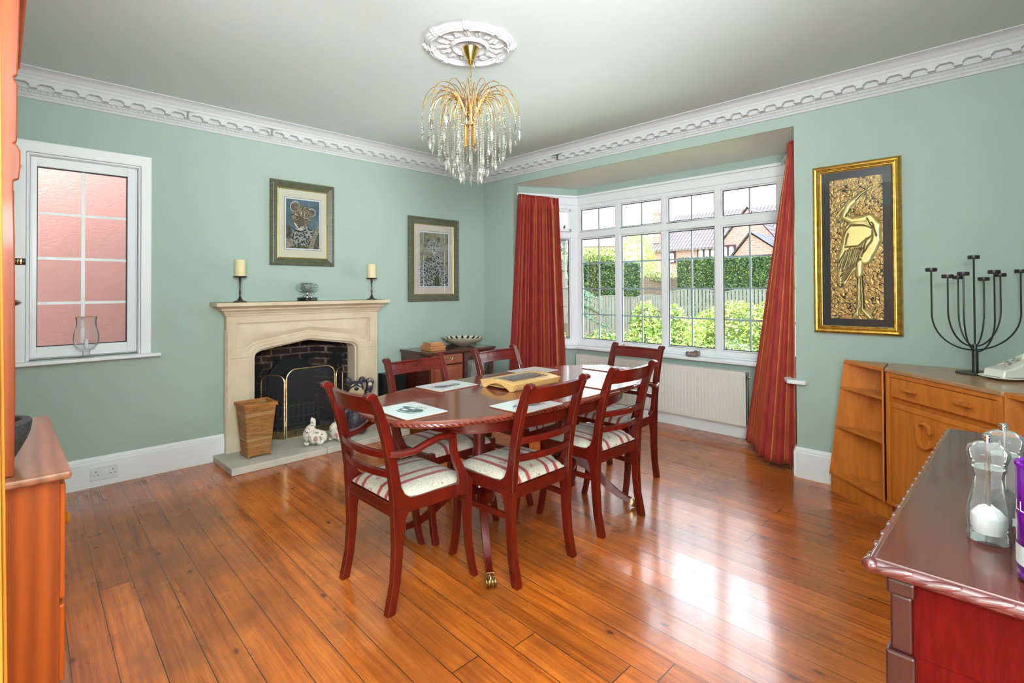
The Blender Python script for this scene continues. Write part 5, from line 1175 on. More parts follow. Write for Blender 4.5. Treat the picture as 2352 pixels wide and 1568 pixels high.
# bread board
bbd = thing('bread_board', 'pale beech slatted bread cutting board in the middle of the table', 'bread board', (2.128, 2.078, .7505), math.radians(1))
L2, W2 = .192, .128
b = MB()
def archp(y0=W2, h=.040): 
    pts = [(-y0 - .010, .040)]; n = 12
    for i in range(n + 1): a = -1 + 2 * i / n; pts.append((a * (y0 - .004), .040 + .012 * (1 - a * a)))
    pts.append((y0 + .010, .040)); pts.append((y0 - .008, .012)); pts.append((y0 - .012, .0)); pts.append((y0 - .030, .0))
    for i in range(n + 1): a = 1 - 2 * i / n; pts.append((a * (y0 - .035), .0 + .032 * (1 - a * a)))
    pts.append((-y0 + .030, .0)); pts.append((-y0 + .012, .0)); pts.append((-y0 + .008, .012)); return pts
b.prism(archp(), -L2, -L2 + .012, 'x'); b.prism(archp(), L2 - .012, L2, 'x'); b.build('end_panel', M['beech'], bbd, bevel=.002)
b = MB()
for s_ in (-1, 1):
    b.prism([(s_ * (W2 + .010), .040), (s_ * (W2 - .004), .0415), (s_ * (W2 - .045), .047), (s_ * (W2 - .045), .038), (s_ * (W2 - .018), .012), (s_ * (W2 - .014), 0), (s_ * (W2 - .004), .012)][::s_], -L2 + .012, L2 - .012, 'x')
for s_ in (-1, 1): b.prism([(-.085, .046), (-.04, .050), (0, .052), (.04, .050), (.085, .046), (.085, .036), (-.085, .036)], s_ * (L2 - .012) - (.03 if s_ > 0 else 0), s_ * (L2 - .012) + (.03 if s_ < 0 else 0), 'x')
b.bx(-L2 + .012, L2 - .012, -.09, .09, .010, .014)
b.build('frame', M['beech'], bbd, bevel=.002)
for i in range(6):
    y = -.068 + i * .0272; b = MB(); zc = .052 - .8 * y * y; b.tube([(-L2 + .035, y, zc - .004), (L2 - .035, y, zc - .004)], .0034, 8); b.build('slat', mat('grey_rod', (.15, .13, .12), .4) if i == 0 else bpy.data.materials['grey_rod'], bbd, smooth=True)

# ------------------------------------------------------------------ corner media cabinet, things on and in it, speaker
mc = thing('display_cabinet', 'low dark mahogany cabinet with glazed door in the far room corner', 'cabinet', (2.79, 3.90, 0))
b = MB(); b.bx(0, .835, 0, .487, .693, .715); b.bx(.008, .827, .008, .487, .685, .693); b.build('top', M['mahog_dark'], mc, bevel=.006, seg=3)
b = MB(); b.bx(.018, .817, .462, .485, .04, .685).bx(.018, .036, .022, .485, .04, .685).bx(.405, .425, .022, .485, .04, .685).bx(.799, .817, .022, .485, .04, .685).bx(.018, .817, .022, .485, .04, .065).bx(.018, .817, .022, .06, .668, .685).bx(.425, .80, .06, .46, .36, .372).bx(.018, .405, .03, .46, .58, .59); b.bx(.01, .825, .012, .487, 0, .045); b.build('carcass', M['mahog_dark'], mc, bevel=.002)
b = MB(); b.bx(.038, .403, .010, .03, .592, .678); d_ = b.build('drawer', M['mahog_vein'], mc, bevel=.004)
for x in (.25,):
    b = MB(); b.tube([(x - .03 + .06 * i / 8, .006 - .012 * math.sin(PI * i / 8), .645 - .018 * math.sin(PI * i / 8)) for i in range(9)], .0025, 6); b.bx(x - .038, x + .038, .007, .010, .636, .654); b.build('handle', M['brass'], d_, smooth=True)
b = MB(); b.bx(.038, .403, .012, .03, .07, .578); b.bx(.07, .37, .006, .012, .10, .55); d_ = b.build('door', M['mahog_vein'], mc, bevel=.004)
b = MB(); n = 10
gx0, gx1, gz0, gz1 = .470, .755, .12, .640
b.bx(.428, gx0, .010, .03, .07, .678).bx(gx1, .797, .010, .03, .07, .678).bx(gx0, gx1, .010, .03, .07, gz0)
arc_ = [(gx0, gz1 - .03), (gx0 + .012, gz1 - .012), (gx0 + .035, gz1 - .004), ((gx0 + gx1) / 2, gz1 + .006), (gx1 - .035, gz1 - .004), (gx1 - .012, gz1 - .012), (gx1, gz1 - .03)]
b.prism(arc_ + [(gx1, .678), (gx0, .678)], .010, .03, 'y'); gd = b.build('glazed_door', M['mahog_dark'], mc, bevel=.002)
b = MB(); b.bx(gx0, gx1, .019, .021, gz0, gz1 + .004); b.build('pane', M['picglass'], gd)
b = MB()
cxg = (gx0 + gx1) / 2
for k in range(-4, 5):
    pts = [(cxg + k * .034 * (i / 8) ** .8 , .017, .40 + .0 + (.21 - abs(k) * .012) * (i / 8)) for i in range(9)]; b.tube(pts, .0016, 5)
b.bx(gx0, gx1, .016, .018, .398, .401); b.build('leading', mat('lead_came', (.30, .31, .32), .4, .8), gd)
cs = None
m_case = mat('grey_disc_case', (.12, .14, .16), .35, var=(.25, .28, .32), vs=(5, 5, 30)); m_casew = mat('white_spine', (.62, .62, .60), .4)
for k in range(9):
    b = MB(); b.bx(-.065, .065, -.08, .08, 0, .015); o = b.build('disc_case', m_case, bevel=.001) if k == 0 else cs.copy()
    if k == 0: cs = o
    else: COL.objects.link(o)
    o.location = (2.79 + .53 + .004 * math.sin(k * 2.1), 4.09, .3725 + k * .0185); o.rotation_euler = (0, 0, .04 * math.sin(k * 1.7)); tag(o, 'grey disc case lying in the stack behind the cabinet glass', 'disc case', 'disc cases stacked in the glazed cabinet')
bs_ = None
for k in range(8):
    b = MB(); b.bx(0, .013, -.07, .07, 0, .19); o = b.build('book', [m_casew, M['black']], bevel=.001) if k == 0 else bs_.copy()
    if k == 0: bs_ = o
    else: COL.objects.link(o)
    o.location = (2.79 + .615 + k * .0205, 4.08, .3725); tag(o, 'white spined thin book standing behind the cabinet glass', 'book', 'white spined books in the glazed cabinet')
bxt = thing('wooden_box', 'two tier wooden box with patterned lid on the display cabinet', 'box', (2.962, 4.06, .716), math.radians(-3))
b = MB(); b.bx(-.085, .085, -.075, .095, 0, .022); b.bx(-.088, .088, -.078, .098, .022, .044); b.build('base', M['boxwood'], bxt, bevel=.002)
b = MB(); b.bx(-.072, .072, -.064, .084, .0445, .078); b.build('lid', M['boxwood'], bxt, bevel=.002)
b = MB(); b.bx(-.066, .066, -.058, .078, .0782, .080); b.build('inlay', spotmat('inlaid_panel', (.75, .75, .72), (.05, .05, .05), 60, .45), bxt)
bw = thing('patterned_bowl', 'wide shallow cream bowl with black zigzag rim pattern on the display cabinet', 'bowl', (3.415, 4.165, .716))
def bowl_fn(pr, n=64):
    return pr
b = MB(); n = 72; pr_o = [(.0, 0), (.06, 0), (.066, .004), (.12, .022), (.18, .052), (.222, .084), (.224, .088)]; pr_i = [(.224, .088), (.219, .087), (.200, .070), (.186, .060), (.16, .046), (.10, .022), (0, .010)]
def ring_mesh(b, pr, mi=0):
    vs = [(r_ * math.cos(2 * PI * i / n), r_ * math.sin(2 * PI * i / n), z_) for r_, z_ in pr for i in range(n)]
    b.add(vs, [(k * n + i, k * n + (i + 1) % n, (k + 1) * n + (i + 1) % n, (k + 1) * n + i) for k in range(len(pr) - 1) for i in range(n)], mi)
ring_mesh(b, pr_o); ring_mesh(b, pr_i)
b.build('bowl', mat('sand_pottery', (.62, .54, .42), .4, var=(.52, .44, .33), vs=20), bw, smooth=True)
b = MB()
def bz(r_):
    for (r0, z0), (r1, z1) in zip(pr_i[:-1], pr_i[1:]):
        if r1 <= r_ <= r0: return z0 + (z1 - z0) * (r0 - r_) / (r0 - r1) + .0012
    return .09
def bp(r_, a): return (r_ * math.cos(a), r_ * math.sin(a), bz(r_))
for k in range(20):
    a0 = 2 * PI * k / 20; da = 2 * PI / 20
    b.flat([bp(.216, a0), bp(.216, a0 + da * .5), bp(.20, a0 + da * .35), bp(.17, a0 + da * .05), bp(.19, a0 - da * .2), bp(.20, a0 - da * .35), bp(.216, a0 - da * .5)][::-1], 1)
    c = a0 + da / 2
    b.flat([bp(.215, c - da * .42), bp(.198, c - da * .36), bp(.176, c), bp(.198, c + da * .36), bp(.215, c + da * .42)], 0)
    b.flat([tuple(V(bp(.200, c)) + V((math.cos(q) * .006, math.sin(q) * .006, .0008 + math.cos(q - c) * .004))) for q in [2 * PI * j / 8 for j in range(8)]], 1)
b.build('painted_rim', [M['cream'], M['black']], bw)
spk = thing('speaker', 'black floor speaker between the fireplace and the display cabinet', 'speaker', (2.655, 4.29, 0))
b = MB(); b.bx(-.095, .095, -.085, .105, .01, .505); b.build('body', M['black'], spk, bevel=.004)
b = MB(); b.bx(-.088, .088, -.093, -.085, .03, .495); b.build('grille', M['black_cloth'], spk, bevel=.002)
b = MB(); b.tube([(3.66, 4.25, .004), (3.80, 4.22, .62)], .004, 6); o = b.build('thin_rod', M['iron']); tag(o, 'thin metal rod leaning in the corner right of the display cabinet', 'rod')

# ------------------------------------------------------------------ radiator, curtains, rail
rd = thing('radiator', 'long white ribbed panel radiator beneath the bay window', 'radiator', (4.515, 1.74, .12))
Lr, Hr = 1.82, .455
b = MB(); pr = []; nfl = 54; 
for i in range(nfl):
    y = .02 + (Lr - .04) * i / nfl; w_ = (Lr - .04) / nfl; pr += [(.0, y), (.0, y + w_ * .55), (.005, y + w_ * .66), (.005, y + w_ * .88)]
pr = [(.0, .0), (0, .02)] + pr + [(0, Lr - .02), (0, Lr), (.018, Lr), (.018, 0)]
b.prism(pr, .03, Hr - .03, 'z'); b.bx(-.0, .018, 0, Lr, 0, .03).bx(0, .018, 0, Lr, Hr - .03, Hr); b.build('panel', M['rad'], rd)
b = MB(); b.bx(.045, .062, 0, Lr, .01, Hr - .01).bx(-.002, .064, 0, .004, .02, Hr + .004).bx(-.002, .064, Lr - .004, Lr, .02, Hr + .004); b.bx(-.002, .006, 0, Lr, Hr - .002, Hr + .006).bx(.056, .064, 0, Lr, Hr - .002, Hr + .006)
for i in range(60): b.bx(.006, .056, Lr * (i + .5) / 60 - .008, Lr * (i + .5) / 60 + .008, Hr, Hr + .004)
b.build('grille', M['rad'], rd)
b = MB(); b.lathe([(.012, 0), (.012, .02), (.009, .03)], 12, T=Matrix.Translation((.03, 0, Hr - .04)) @ Matrix.Rotation(PI / 2, 4, 'X')); b.lathe([(.01, 0), (.01, .03)], 12, T=Matrix.Translation((.03, 0, .03)) @ Matrix.Rotation(PI / 2, 4, 'X')); b.build('plug', M['chrome'], rd, smooth=True)
b = MB(); b.tube([(.03, -.03, .03), (.03, -.045, .02), (.03, -.045, -.118)], .0075, 10); b.lathe([(.014, 0), (.016, .01), (.016, .05), (.010, .055), (0, .055)], 14, (.03, -.045, .03)); b.build('valve', M['valve'], rd, smooth=True)
for y in (.2, 1.6):
    b = MB(); b.bx(.06, .0845, y, y + .03, .05, Hr - .05); b.build('bracket', M['rad'], rd)

def curtain(name, lab, top, bot, nf, amp_t, amp_b, stripe, z_t, z_b, head=.10, pinch=None, seed=1):
    t = thing(name, lab, 'curtain', (0, 0, 0), 0, None)
    def line(pl, u):
        L = [0]; 
        for a, c in zip(pl[:-1], pl[1:]): L.append(L[-1] + (V(c) - V(a)).length)
        s_ = u * L[-1]
        for i in range(len(pl) - 1):
            if s_ <= L[i + 1] + 1e-9:
                k = (s_ - L[i]) / max(1e-9, L[i + 1] - L[i]); p = V(pl[i]).lerp(V(pl[i + 1]), k); d = (V(pl[i + 1]) - V(pl[i])).normalized(); return p, V((-d.y, d.x))
        p = V(pl[-1]); d = (V(pl[-1]) - V(pl[-2])).normalized(); return p, V((-d.y, d.x))
    rr = random.Random(seed); phs = [rr.random() * .5 for _ in range(40)]; am = [.7 + .6 * rr.random() for _ in range(40)]
    def fn(u, v):
        pt, nt_ = line(top, u); pb, nb_ = line(bot, u); e = v ** 1.0 if pinch is None else pinch(v); p = pt.lerp(pb, e)
        n_ = (nt_ * (1 - v) + nb_ * v).normalized(); k = int(u * nf) % 40
        a = (amp_t + (amp_b - amp_t) * min(1, v * 1.3)); ph = .6 * math.sin(v * 2.2 + u * 5)
        w_ = math.sin(2 * PI * nf * u + ph) + .35 * math.sin(2 * PI * nf * .5 * u + 1.3 + v * 1.5) 
        z = z_t(u) + (z_b(u) - z_t(u)) * v
        if v < head / 2.3: w_ = w_ * .5 + .5 * math.sin(2 * PI * nf * 2 * u)
        p = p + n_ * (a * w_ * am[k] ** .3)
        return (p.x, p.y, z)
    b = MB(); nu = nf * 14
    b.grid(fn, nu, 40, mfn=lambda u, v: stripe(u)); o = b.build('fabric', [M['cur_red'], M['cur_rust'], M['cur_gold']], t, smooth=True, ang=80)
    sd = o.modifiers.new('solidify', 'SOLIDIFY'); sd.thickness = .003
    return t
def stripeL(u):
    k = (u * 17.0) % 1; j = int(u * 17)
    return 2 if (k < .10 and j % 2) or (k < .2 and j in (14, 15)) else (1 if k < .5 and j % 3 else 0)
cl = curtain('curtain', 'russet striped curtain gathered at the left end of the bay', [(3.975, 3.905), (4.03, 3.885), (4.40, 3.716)], [(3.800, 3.890), (4.02, 3.80), (4.43, 3.645)], 13, .020, .040, stripeL, lambda u: 2.325 - .025 * u, lambda u: .03, seed=3)
def stripeR(u):
    k = (u * 9.0) % 1; return 2 if k < .05 else (1 if k > .6 else 0)
cr_ = curtain('curtain', 'russet striped curtain pulled to the right end of the bay', [(4.005, 1.188), (4.03, 1.225), (4.055, 1.250)], [(3.985, 1.192), (3.955, 1.37), (4.10, 1.49), (4.26, 1.575), (4.40, 1.690)], 8, .010, .020, stripeR, lambda u: 2.345, lambda u: .045, pinch=lambda v: max(0.0, (v - .05) / .95) ** .95, seed=5)
b = MB()
pl = [(4.0, 3.955), (4.03, 3.925), (4.625, 3.625), (4.625, 1.478), (4.03, 1.180), (4.0, 1.15)]
b.strip([(x, y, 2.332) for x, y in pl], .014, .022); o = b.build('curtain_rail', M['gloss_white']); tag(o, 'white curtain track following the bay above the windows', 'curtain rail')

# ------------------------------------------------------------------ sill things
t = thing('hurricane_vase', 'clear glass hurricane lamp with gold rim on the left window sill', 'vase', (.412, 4.405, .8595))
b = MB(); pv = [(0, 0), (.040, 0), (.040, .005), (.024, .012), (.017, .024), (.018, .034), (.022, .044), (.045, .058), (.062, .085), (.069, .120), (.066, .160), (.056, .200), (.052, .230), (.056, .262), (.0575, .268)]
b.lathe(pv, 36); b.build('glass', M['thinglass'], t, smooth=True, ang=80)
b = MB(); b.tube([(.0575 * math.cos(2 * PI * i / 32), .0575 * math.sin(2 * PI * i / 32), .268) for i in range(33)], .0014, 6, cap=False); b.build('gold_rim', M['gold'], t, smooth=True)
b = MB(); b.lathe([(0, .062), (.011, .062), (.011, .120), (.004, .118), (0, .118)], 16); b.build('candle', M['white'], t)
def catorn(x, y, lab, m_):
    t = thing('cat_ornament', lab, 'ornament', (x, y, .6655), math.radians(-75), 'small sleeping cat ornaments on the bay sill')
    blob('body', [((0, 0, .022), (.050, .034, .026)), ((-.038, -.012, .026), (.024, .022, .022)), ((.030, .006, .034), (.028, .026, .026)), ((.052, -.010, .030), (.022, .020, .022)), ((.048, -.018, .052), (.006, .005, .010)), ((.064, -.004, .052), (.006, .005, .010)), ((-.01, -.03, .010), (.045, .010, .010))], m_, t, .0035, 2); return t
catorn(4.575, 3.02, 'cream cat ornament on the bay sill behind the far armchair', mat('cream_pottery', (.72, .58, .46), .4, var=(.40, .24, .15), vs=40))
catorn(4.58, 2.245, 'brown tabby cat ornament curled on the bay sill', mat('tabby_pottery', (.10, .065, .05), .35, var=(.36, .27, .23), vs=60))

# ------------------------------------------------------------------ outdoors
def plain(n, c, var=None, vs=4, r_=.8): return mat(n, c, r_, var=var, vs=vs)
lawn = plain('lawn_grass', (.34, .44, .12), (.48, .55, .22), 3)
b = MB(); b.bx(4.95, 60, -30, 60, -.3, -.12).bx(-12, 4.95, 4.70, 60, -.3, -.12); struct(b.build('ground', lawn))
b = MB(); b.bx(-3, 4.0, 5.55, 5.7, -.12, 3.2); o = b.build('neighbour_wall', mat('pink_render', (.44, .20, .17), .9, var=(.62, .38, .345), vs=26)); tag(o, 'pink rendered outside wall behind the obscure glass of the left window', 'wall')
b = MB(); b.bx(-3, 4.0, 5.35, 5.55, -.12, .68); o = b.build('gravel_ledge', plain('mossy_gravel', (.20, .14, .10), (.42, .30, .24), 40)); tag(o, 'low mossy ledge at the foot of the pink wall', 'ledge')
def leaves(name, lab, cat, blobs, n, size, cols, seed=1, core=None, flowers=None, group=None, box=None, asp=.5):
    rr = random.Random(seed); b = MB()
    vols = [c[1][0] * c[1][1] + c[1][1] * c[1][2] + c[1][0] * c[1][2] for c in blobs] if blobs else [1]
    for k in range(n):
        if box:
            (x0, y0), (x1, y1), th, h0, h1 = box; d = V((x1 - x0, y1 - y0)); nn = V((d.y, -d.x)).normalized()
            if nn.dot(V((-1, 0))) < 0: nn = -nn
            q = rr.random(); s_ = rr.random()
            if q < .72: p = V((x0, y0)) + d * s_ + nn * (th / 2 + rr.gauss(0, .03)); z = h0 + (h1 - h0) * rr.random()
            elif q < .9: p = V((x0, y0)) + d * s_ + nn * (rr.random() - .5) * th; z = h1 + rr.gauss(0, .03)
            else: p = V((x0, y0)) + d * (0 if rr.random() < .5 else 1) + nn * (rr.random() - .5) * th; z = h0 + (h1 - h0) * rr.random()
            P_ = V((p.x, p.y, z))
        else:
            c, r_ = rr.choices(blobs, vols)[0]; a = V((rr.gauss(0, 1), rr.gauss(0, 1), rr.gauss(0, 1))).normalized(); rad = .72 + .38 * rr.random(); P_ = V(c) + V((a.x * r_[0], a.y * r_[1], a.z * r_[2])) * rad
            if P_.z < -.1: continue
        a = V((rr.gauss(0, 1), rr.gauss(0, 1), rr.gauss(0, .6))).normalized(); c2 = a.orthogonal().normalized(); c2.rotate(Matrix.Rotation(rr.random() * 6.3, 3, a)); s_ = size * (.6 + .8 * rr.random())
        mi = rr.randrange(len(cols)) 
        if flowers and rr.random() < flowers: mi = len(cols); s_ *= .8
        b.add([P_ - a * s_, P_ + c2 * s_ * asp, P_ + a * s_, P_ - c2 * s_ * asp], [(0, 1, 2, 3)], mi)
    ms = list(cols)
    if flowers: ms.append(M['flower'])
    t = thing(name, lab, cat, (0, 0, 0), 0, group)
    o = b.build('foliage', ms, t, solid=1)
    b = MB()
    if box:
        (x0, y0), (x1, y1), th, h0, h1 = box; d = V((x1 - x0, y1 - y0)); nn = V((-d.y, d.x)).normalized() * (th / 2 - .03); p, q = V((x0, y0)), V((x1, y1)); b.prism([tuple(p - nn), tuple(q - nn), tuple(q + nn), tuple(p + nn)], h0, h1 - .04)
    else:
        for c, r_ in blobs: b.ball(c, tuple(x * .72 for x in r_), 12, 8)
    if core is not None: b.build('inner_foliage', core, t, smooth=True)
    return t
G1 = plain('leaf_yellow_green', (.42, .54, .10)); G2 = plain('leaf_mid_green', (.22, .34, .09)); G3 = plain('leaf_dark_green', (.09, .18, .07)); G4 = plain('leaf_blue_green', (.15, .26, .19)); G5 = plain('leaf_pale_green', (.62, .70, .30)); G6 = plain('leaf_deep', (.03, .075, .025)); M['flower'] = plain('fuchsia_flower', (.62, .04, .10)); 
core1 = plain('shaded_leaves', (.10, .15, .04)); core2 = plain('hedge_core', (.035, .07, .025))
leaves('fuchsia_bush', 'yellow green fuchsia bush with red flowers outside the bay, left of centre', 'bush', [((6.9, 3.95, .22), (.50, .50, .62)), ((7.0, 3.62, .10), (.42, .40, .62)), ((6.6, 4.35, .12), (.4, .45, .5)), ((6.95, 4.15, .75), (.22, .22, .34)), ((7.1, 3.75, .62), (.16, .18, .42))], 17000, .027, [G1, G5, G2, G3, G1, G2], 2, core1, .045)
leaves('fuchsia_bush', 'darker flowering bush hard against the left bay panes outside', 'bush', [((6.35, 4.55, .05), (.5, .5, .60)), ((5.9, 4.75, .0), (.45, .4, .55))], 8000, .026, [G2, G3, G1, G4], 3, core1, .03)
leaves('shrub', 'low grey green shrub outside below the right hand bay panes', 'bush', [((8.0, 2.45, -.02), (.75, .65, .40)), ((8.3, 1.9, .05), (.7, .6, .45))], 9000, .020, [G2, G4, G5, G3], 4, core1, .006)
leaves('shrub', 'pale small leaved shrub outside the third bay light', 'bush', [((7.7, 3.15, .0), (.45, .42, .50))], 5000, .018, [G5, G2, G4], 5, core1, .02)
leaves('yellow_shrub', 'bright yellow green shrub in front of the right hand paling fence', 'bush', [((11.4, 4.55, .25), (.8, .95, .72)), ((11.9, 3.7, .30), (.8, .7, .85))], 10000, .036, [G1, G5, G1, G2], 6, core1)
leaves('flower_patch', 'patch of pale and pink garden flowers at the foot of the paling fence', 'plants', [((13.3, 6.6, .0), (1.2, 1.0, .48)), ((12.0, 5.6, .0), (1.1, .9, .33))], 8000, .036, [G5, G5, G1, plain('pale_pink_petals', (.75, .50, .58))], 7, core1)
leaves('willow_tree', 'pale wispy tree beside the left end of the far brick house', 'tree', [((24.6, 15.3, 2.6), (1.0, 1.0, 1.9)), ((23.8, 14.6, 1.7), (.9, .9, 1.1))], 7000, .07, [G5, plain('willow_pale', (.66, .74, .36))], 8, None)
leaves('garden_tree', 'rounded yellow green tree above the left clipped hedge', 'tree', [((19.5, 14.0, 2.2), (1.3, 1.3, .9)), ((18.6, 15.2, 2.0), (1.2, 1.2, .9))], 7000, .06, [G1, G5, G2], 9, core1)
leaves('clipped_hedge', 'tall dark clipped hedge behind the left paling fence', 'hedge', [], 30000, .045, [G3, G4, G2, G6], 10, core2, box=((12.2, 12.9), (17.35, 10.95), 1.0, -.1, 2.24))
leaves('clipped_hedge', 'broad clipped hedge behind the right hand paling fence', 'hedge', [], 34000, .045, [G3, G2, G4, G6, G2], 11, core2, box=((20.5, 10.55), (22.0, 4.6), 1.2, -.1, 2.50))
leaves('border_plants', 'leafy border plants outside the narrow left bay casement', 'plants', [((6.05, 5.25, .10), (.38, .38, .55)), ((6.5, 6.0, .0), (.5, .4, .55))], 5000, .032, [G3, G2, G4, G1], 12, core1)
# conifer with curved arms seen through the side light
t = thing('monkey_puzzle_tree', 'spiky conifer with drooping branches outside the narrow left casement', 'tree', (7.05, 5.80, -.12)); rr = random.Random(4)
b = MB(); b.tube([(0, 0, 0), (0, 0, 1.4), (.0, .0, 2.45)], [.07, .045, .012], 8); b.build('trunk', plain('grey_bark', (.16, .13, .11)), t)
b = MB()
for k in range(34):
    a = rr.random() * 6.28; z = .8 + 1.55 * k / 34; L_ = (.86 - .34 * (z - .8)) * (.8 + .3 * rr.random()); pts = [(math.cos(a) * L_ * q, math.sin(a) * L_ * q, z + L_ * (.10 * math.sin(q * 3.0) - .42 * q * q + .22 * q ** 5)) for q in [i / 9 for i in range(10)]]
    b.tube(pts, [.012] * 5 + [.016] * 4 + [.008], 6)
    for p, q in zip(pts[2:-1], pts[3:]):
        for j in range(16):
            c = V(p).lerp(V(q), j / 16); d = V((rr.gauss(0, 1), rr.gauss(0, 1), rr.gauss(0, 1) + .3)).normalized() * .075; o_ = d.orthogonal().normalized() * .012; b.add([c - o_, c + o_, c + d], [(0, 1, 2)], 0)
for j in range(160):
    z = 2.1 + .42 * rr.random(); d = V((rr.gauss(0, 1), rr.gauss(0, 1), 1.2)).normalized() * .10; c = V((0, 0, z)); o_ = d.orthogonal().normalized() * .015; b.add([c - o_, c + o_, c + d], [(0, 1, 2)], 0)
b.build('branches', plain('conifer_needles', (.07, .15, .10), (.16, .24, .14), 6), t, solid=1)
# fences
paling = plain('weathered_paling', (.24, .25, .24), (.19, .20, .19), 5)
def fence(p, q, h0, h1, lab, pw=1.83, dip=.13):
    t = thing('paling_fence', lab, 'fence', (0, 0, 0)); p, q = V(p), V(q); d = q - p; L_ = d.length; d.normalize(); n = max(1, round(L_ / pw)); ang = math.atan2(d.y, d.x)
    for k in range(n):
        T = Matrix.Translation((*(p + d * (L_ * k / n)), 0)) @ Matrix.Rotation(ang, 4, 'Z'); w_ = L_ / n; b = MB(); m_ = int(w_ / .115)
        for i in range(m_):
            u = (i + .5) / m_; top = h1 - dip * (2 * abs(u - .5)) ** 2; x = .05 + (w_ - .1) * u; b.bx(x - .044, x + .044, -.008, .008, h0, top, T=T)
        b.bx(0, w_, .01, .05, h0 + .15, h0 + .22, T=T).bx(0, w_, .01, .05, h0 + .75, h0 + .82, T=T)
        pts = [(.02 + (w_ - .04) * i / 10, 0, h1 + .012 - dip * (2 * abs(i / 10 - .5)) ** 2) for i in range(11)]; b.tube([T @ V(c) for c in pts], .018, 5); b.build('panel', paling, t)
        b = MB(); b.bx(-.045, .045, -.045, .045, h0, h1 - dip + .06, T=T).bx(-.055, .055, -.055, .055, h1 - dip + .06, h1 - dip + .08, T=T); b.build('post', paling, t)
    return t
fence((16.06, 8.72), (18.4, 4.2), -.12, 1.26, 'grey scalloped paling fence on the right side of the garden')
fence((9.6, 10.4), (16.06, 8.72), -.12, 1.06, 'low scalloped paling fence on the left side of the garden', dip=.10)
# old brick wall
t = thing('garden_wall', 'old grey brick garden wall between the two clipped hedges', 'wall', (0, 0, 0)); b = MB(); b.prism([(20.6, 15.2), (22.8, 11.0), (23.1, 11.1), (20.9, 15.3)], -.12, 1.80); b.build('brickwork', M['oldbrick'], t)
leaves('ivy', 'pale ivy tumbling over the top of the old brick garden wall', 'plants', [((21.2, 14.0, 1.85), (.3, .8, .22)), ((22.0, 12.5, 1.85), (.3, .8, .20))], 2600, .045, [G5, G2, plain('ivy_pale', (.7, .7, .55))], 13, None)
# houses
roofm = mat('pantile_roof', (.34, .25, .22), .8); nt = roofm.node_tree; wv = N(nt, 'ShaderNodeTexWave', {'Vector': coords(nt, (1, 1, 1)), 'Scale': 1.35, 'Distortion': .2}, wave_type='BANDS', bands_direction='Y'); wz = N(nt, 'ShaderNodeTexWave', {'Vector': coords(nt), 'Scale': 1.2, 'Distortion': .3}, wave_type='BANDS', bands_direction='Z')
nt.links.new(MIX(nt, MA(nt, 'MULTIPLY', wv.outputs[0], MA(nt, 'ADD', .4, MA(nt, 'MULTIPLY', wz.outputs[0], .6))), (.16, .14, .16), (.46, .40, .40)), nt.nodes['Principled BSDF'].inputs['Base Color'])
frm = plain('dark_brown_frame', (.10, .045, .06)); netm = plain('net_curtain', (.62, .66, .66))
h = thing('brick_house', 'red brick house with pantile roof beyond the hedges', 'house', (0, 0, 0))
b = MB(); b.bx(33, 38, 9.0, 19.3, -.1, 4.02); b.prism([(14.1, 4.0), (12.35, 6.15), (10.6, 4.0), (10.6, 0), (14.1, 0)], 32.6, 36.5, 'x'); b.build('walls', M['housebrick'], h)
b = MB(); b.add([(32.7, 19.5, 3.95), (32.7, 8.8, 3.95), (36.2, 8.8, 6.75), (36.2, 19.0, 6.75), (32.7, 19.5, 3.83), (32.7, 8.8, 3.83), (39.0, 19.5, 3.95), (39.0, 8.8, 3.95)], [(0, 1, 2, 3), (0, 4, 5, 1), (3, 2, 7, 6), (0, 3, 6)])
b.add([(32.45, 14.35, 3.8), (32.45, 12.35, 6.28), (36.2, 12.35, 6.28), (36.2, 14.35, 3.8), (32.45, 10.35, 3.8), (36.2, 10.35, 3.8)], [(0, 1, 2, 3), (1, 4, 5, 2)]); b.build('roof', roofm, h)
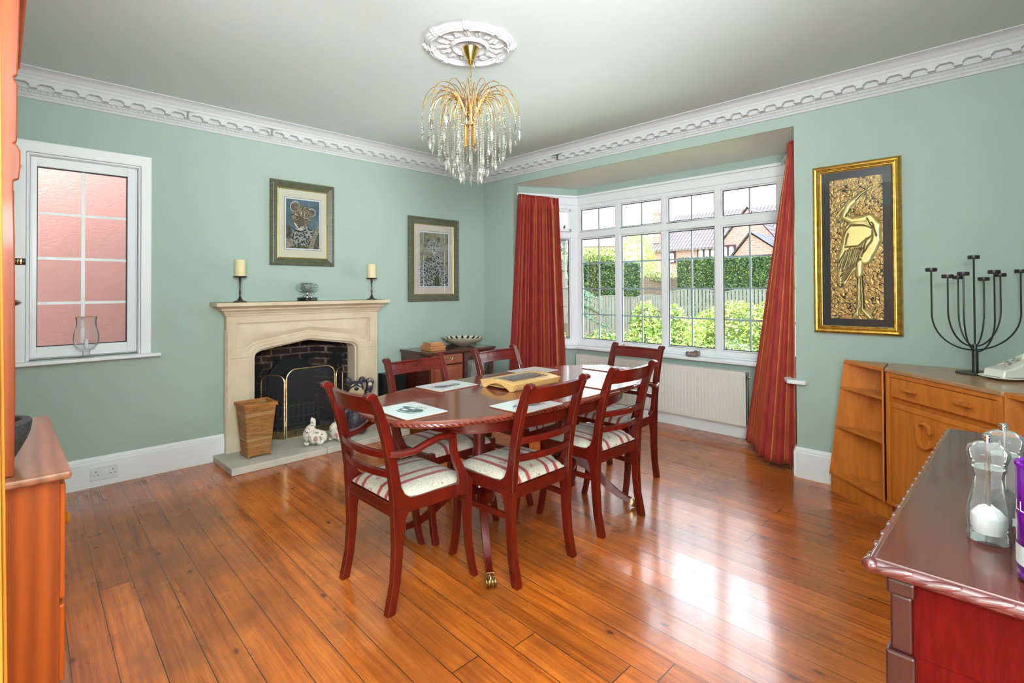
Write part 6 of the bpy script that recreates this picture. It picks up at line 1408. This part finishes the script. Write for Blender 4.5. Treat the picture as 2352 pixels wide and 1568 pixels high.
b = MB(); b.bx(33.3, 34.0, 18.75, 19.25, 4.5, 6.75).bx(33.25, 34.05, 18.7, 19.3, 6.6, 6.72); b.lathe([(.10, 6.75), (.12, 6.95), (.10, 7.0), (.09, 7.25)], 10, (33.6, 19.0, 0)); b.build('chimney', M['housebrick'], h)
for (y, zt, wn) in ((17.8, 3.83, 2), (15.1, 3.95, 3), (13.55, 4.0, 2)):
    x = 33.0 if y > 14.2 else 32.6; wd = .42 * wn; b = MB(); b.bx(x - .06, x, y - wd / 2 - .05, y + wd / 2 + .05, zt - .82, zt); f = b.build('window', frm, h)
    for k in range(wn):
        yc = y - wd / 2 + .42 * (k + .5); b = MB(); b.prism([(yc - .15, zt - .74), (yc + .15, zt - .74)] + [(yc + .15 * math.cos(q), zt - .24 + .14 * math.sin(q)) for q in [PI * i / 8 for i in range(9)]], x - .075, x - .062, 'x'); b.build('pane', netm, f)
h = thing('brick_outbuilding', 'brick gabled outbuilding with dark tiles at the right of the brick house', 'house', (0, 0, 0))
b = MB(); b.prism([(11.95, 0), (11.95, 2.75), (10.75, 4.20), (9.1, 3.0), (9.1, 0)], 28.8, 32, 'x'); b.build('walls', M['housebrick'], h)
b = MB(); b.add([(28.6, 10.75, 4.33), (28.6, 8.6, 2.75), (32, 8.6, 2.75), (32, 10.75, 4.33), (28.6, 12.1, 2.7), (32, 12.1, 2.7)], [(0, 1, 2, 3), (0, 3, 5, 4)]); b.build('roof', plain('dark_tiles', (.12, .13, .17), (.25, .26, .3), 3), h)
h = thing('distant_house', 'pale distant house with hipped slate roof at the left of the view', 'house', (0, 0, 0))
b = MB(); b.prism([(35.5, 30.5), (38.2, 25.6), (42, 27.5), (39.5, 32.5)], -.1, 5.05); b.build('walls', plain('pale_render', (.62, .50, .46)), h)
b = MB(); b.add([(35.2, 30.9, 5.0), (38.1, 25.2, 5.0), (42.4, 27.3, 5.0), (39.5, 33, 5.0), (38.3, 30, 6.7), (39.4, 28, 6.7)], [(0, 1, 5, 4), (1, 2, 5), (2, 3, 4, 5), (3, 0, 4)]); b.build('roof', plain('slate', (.42, .43, .46)), h)
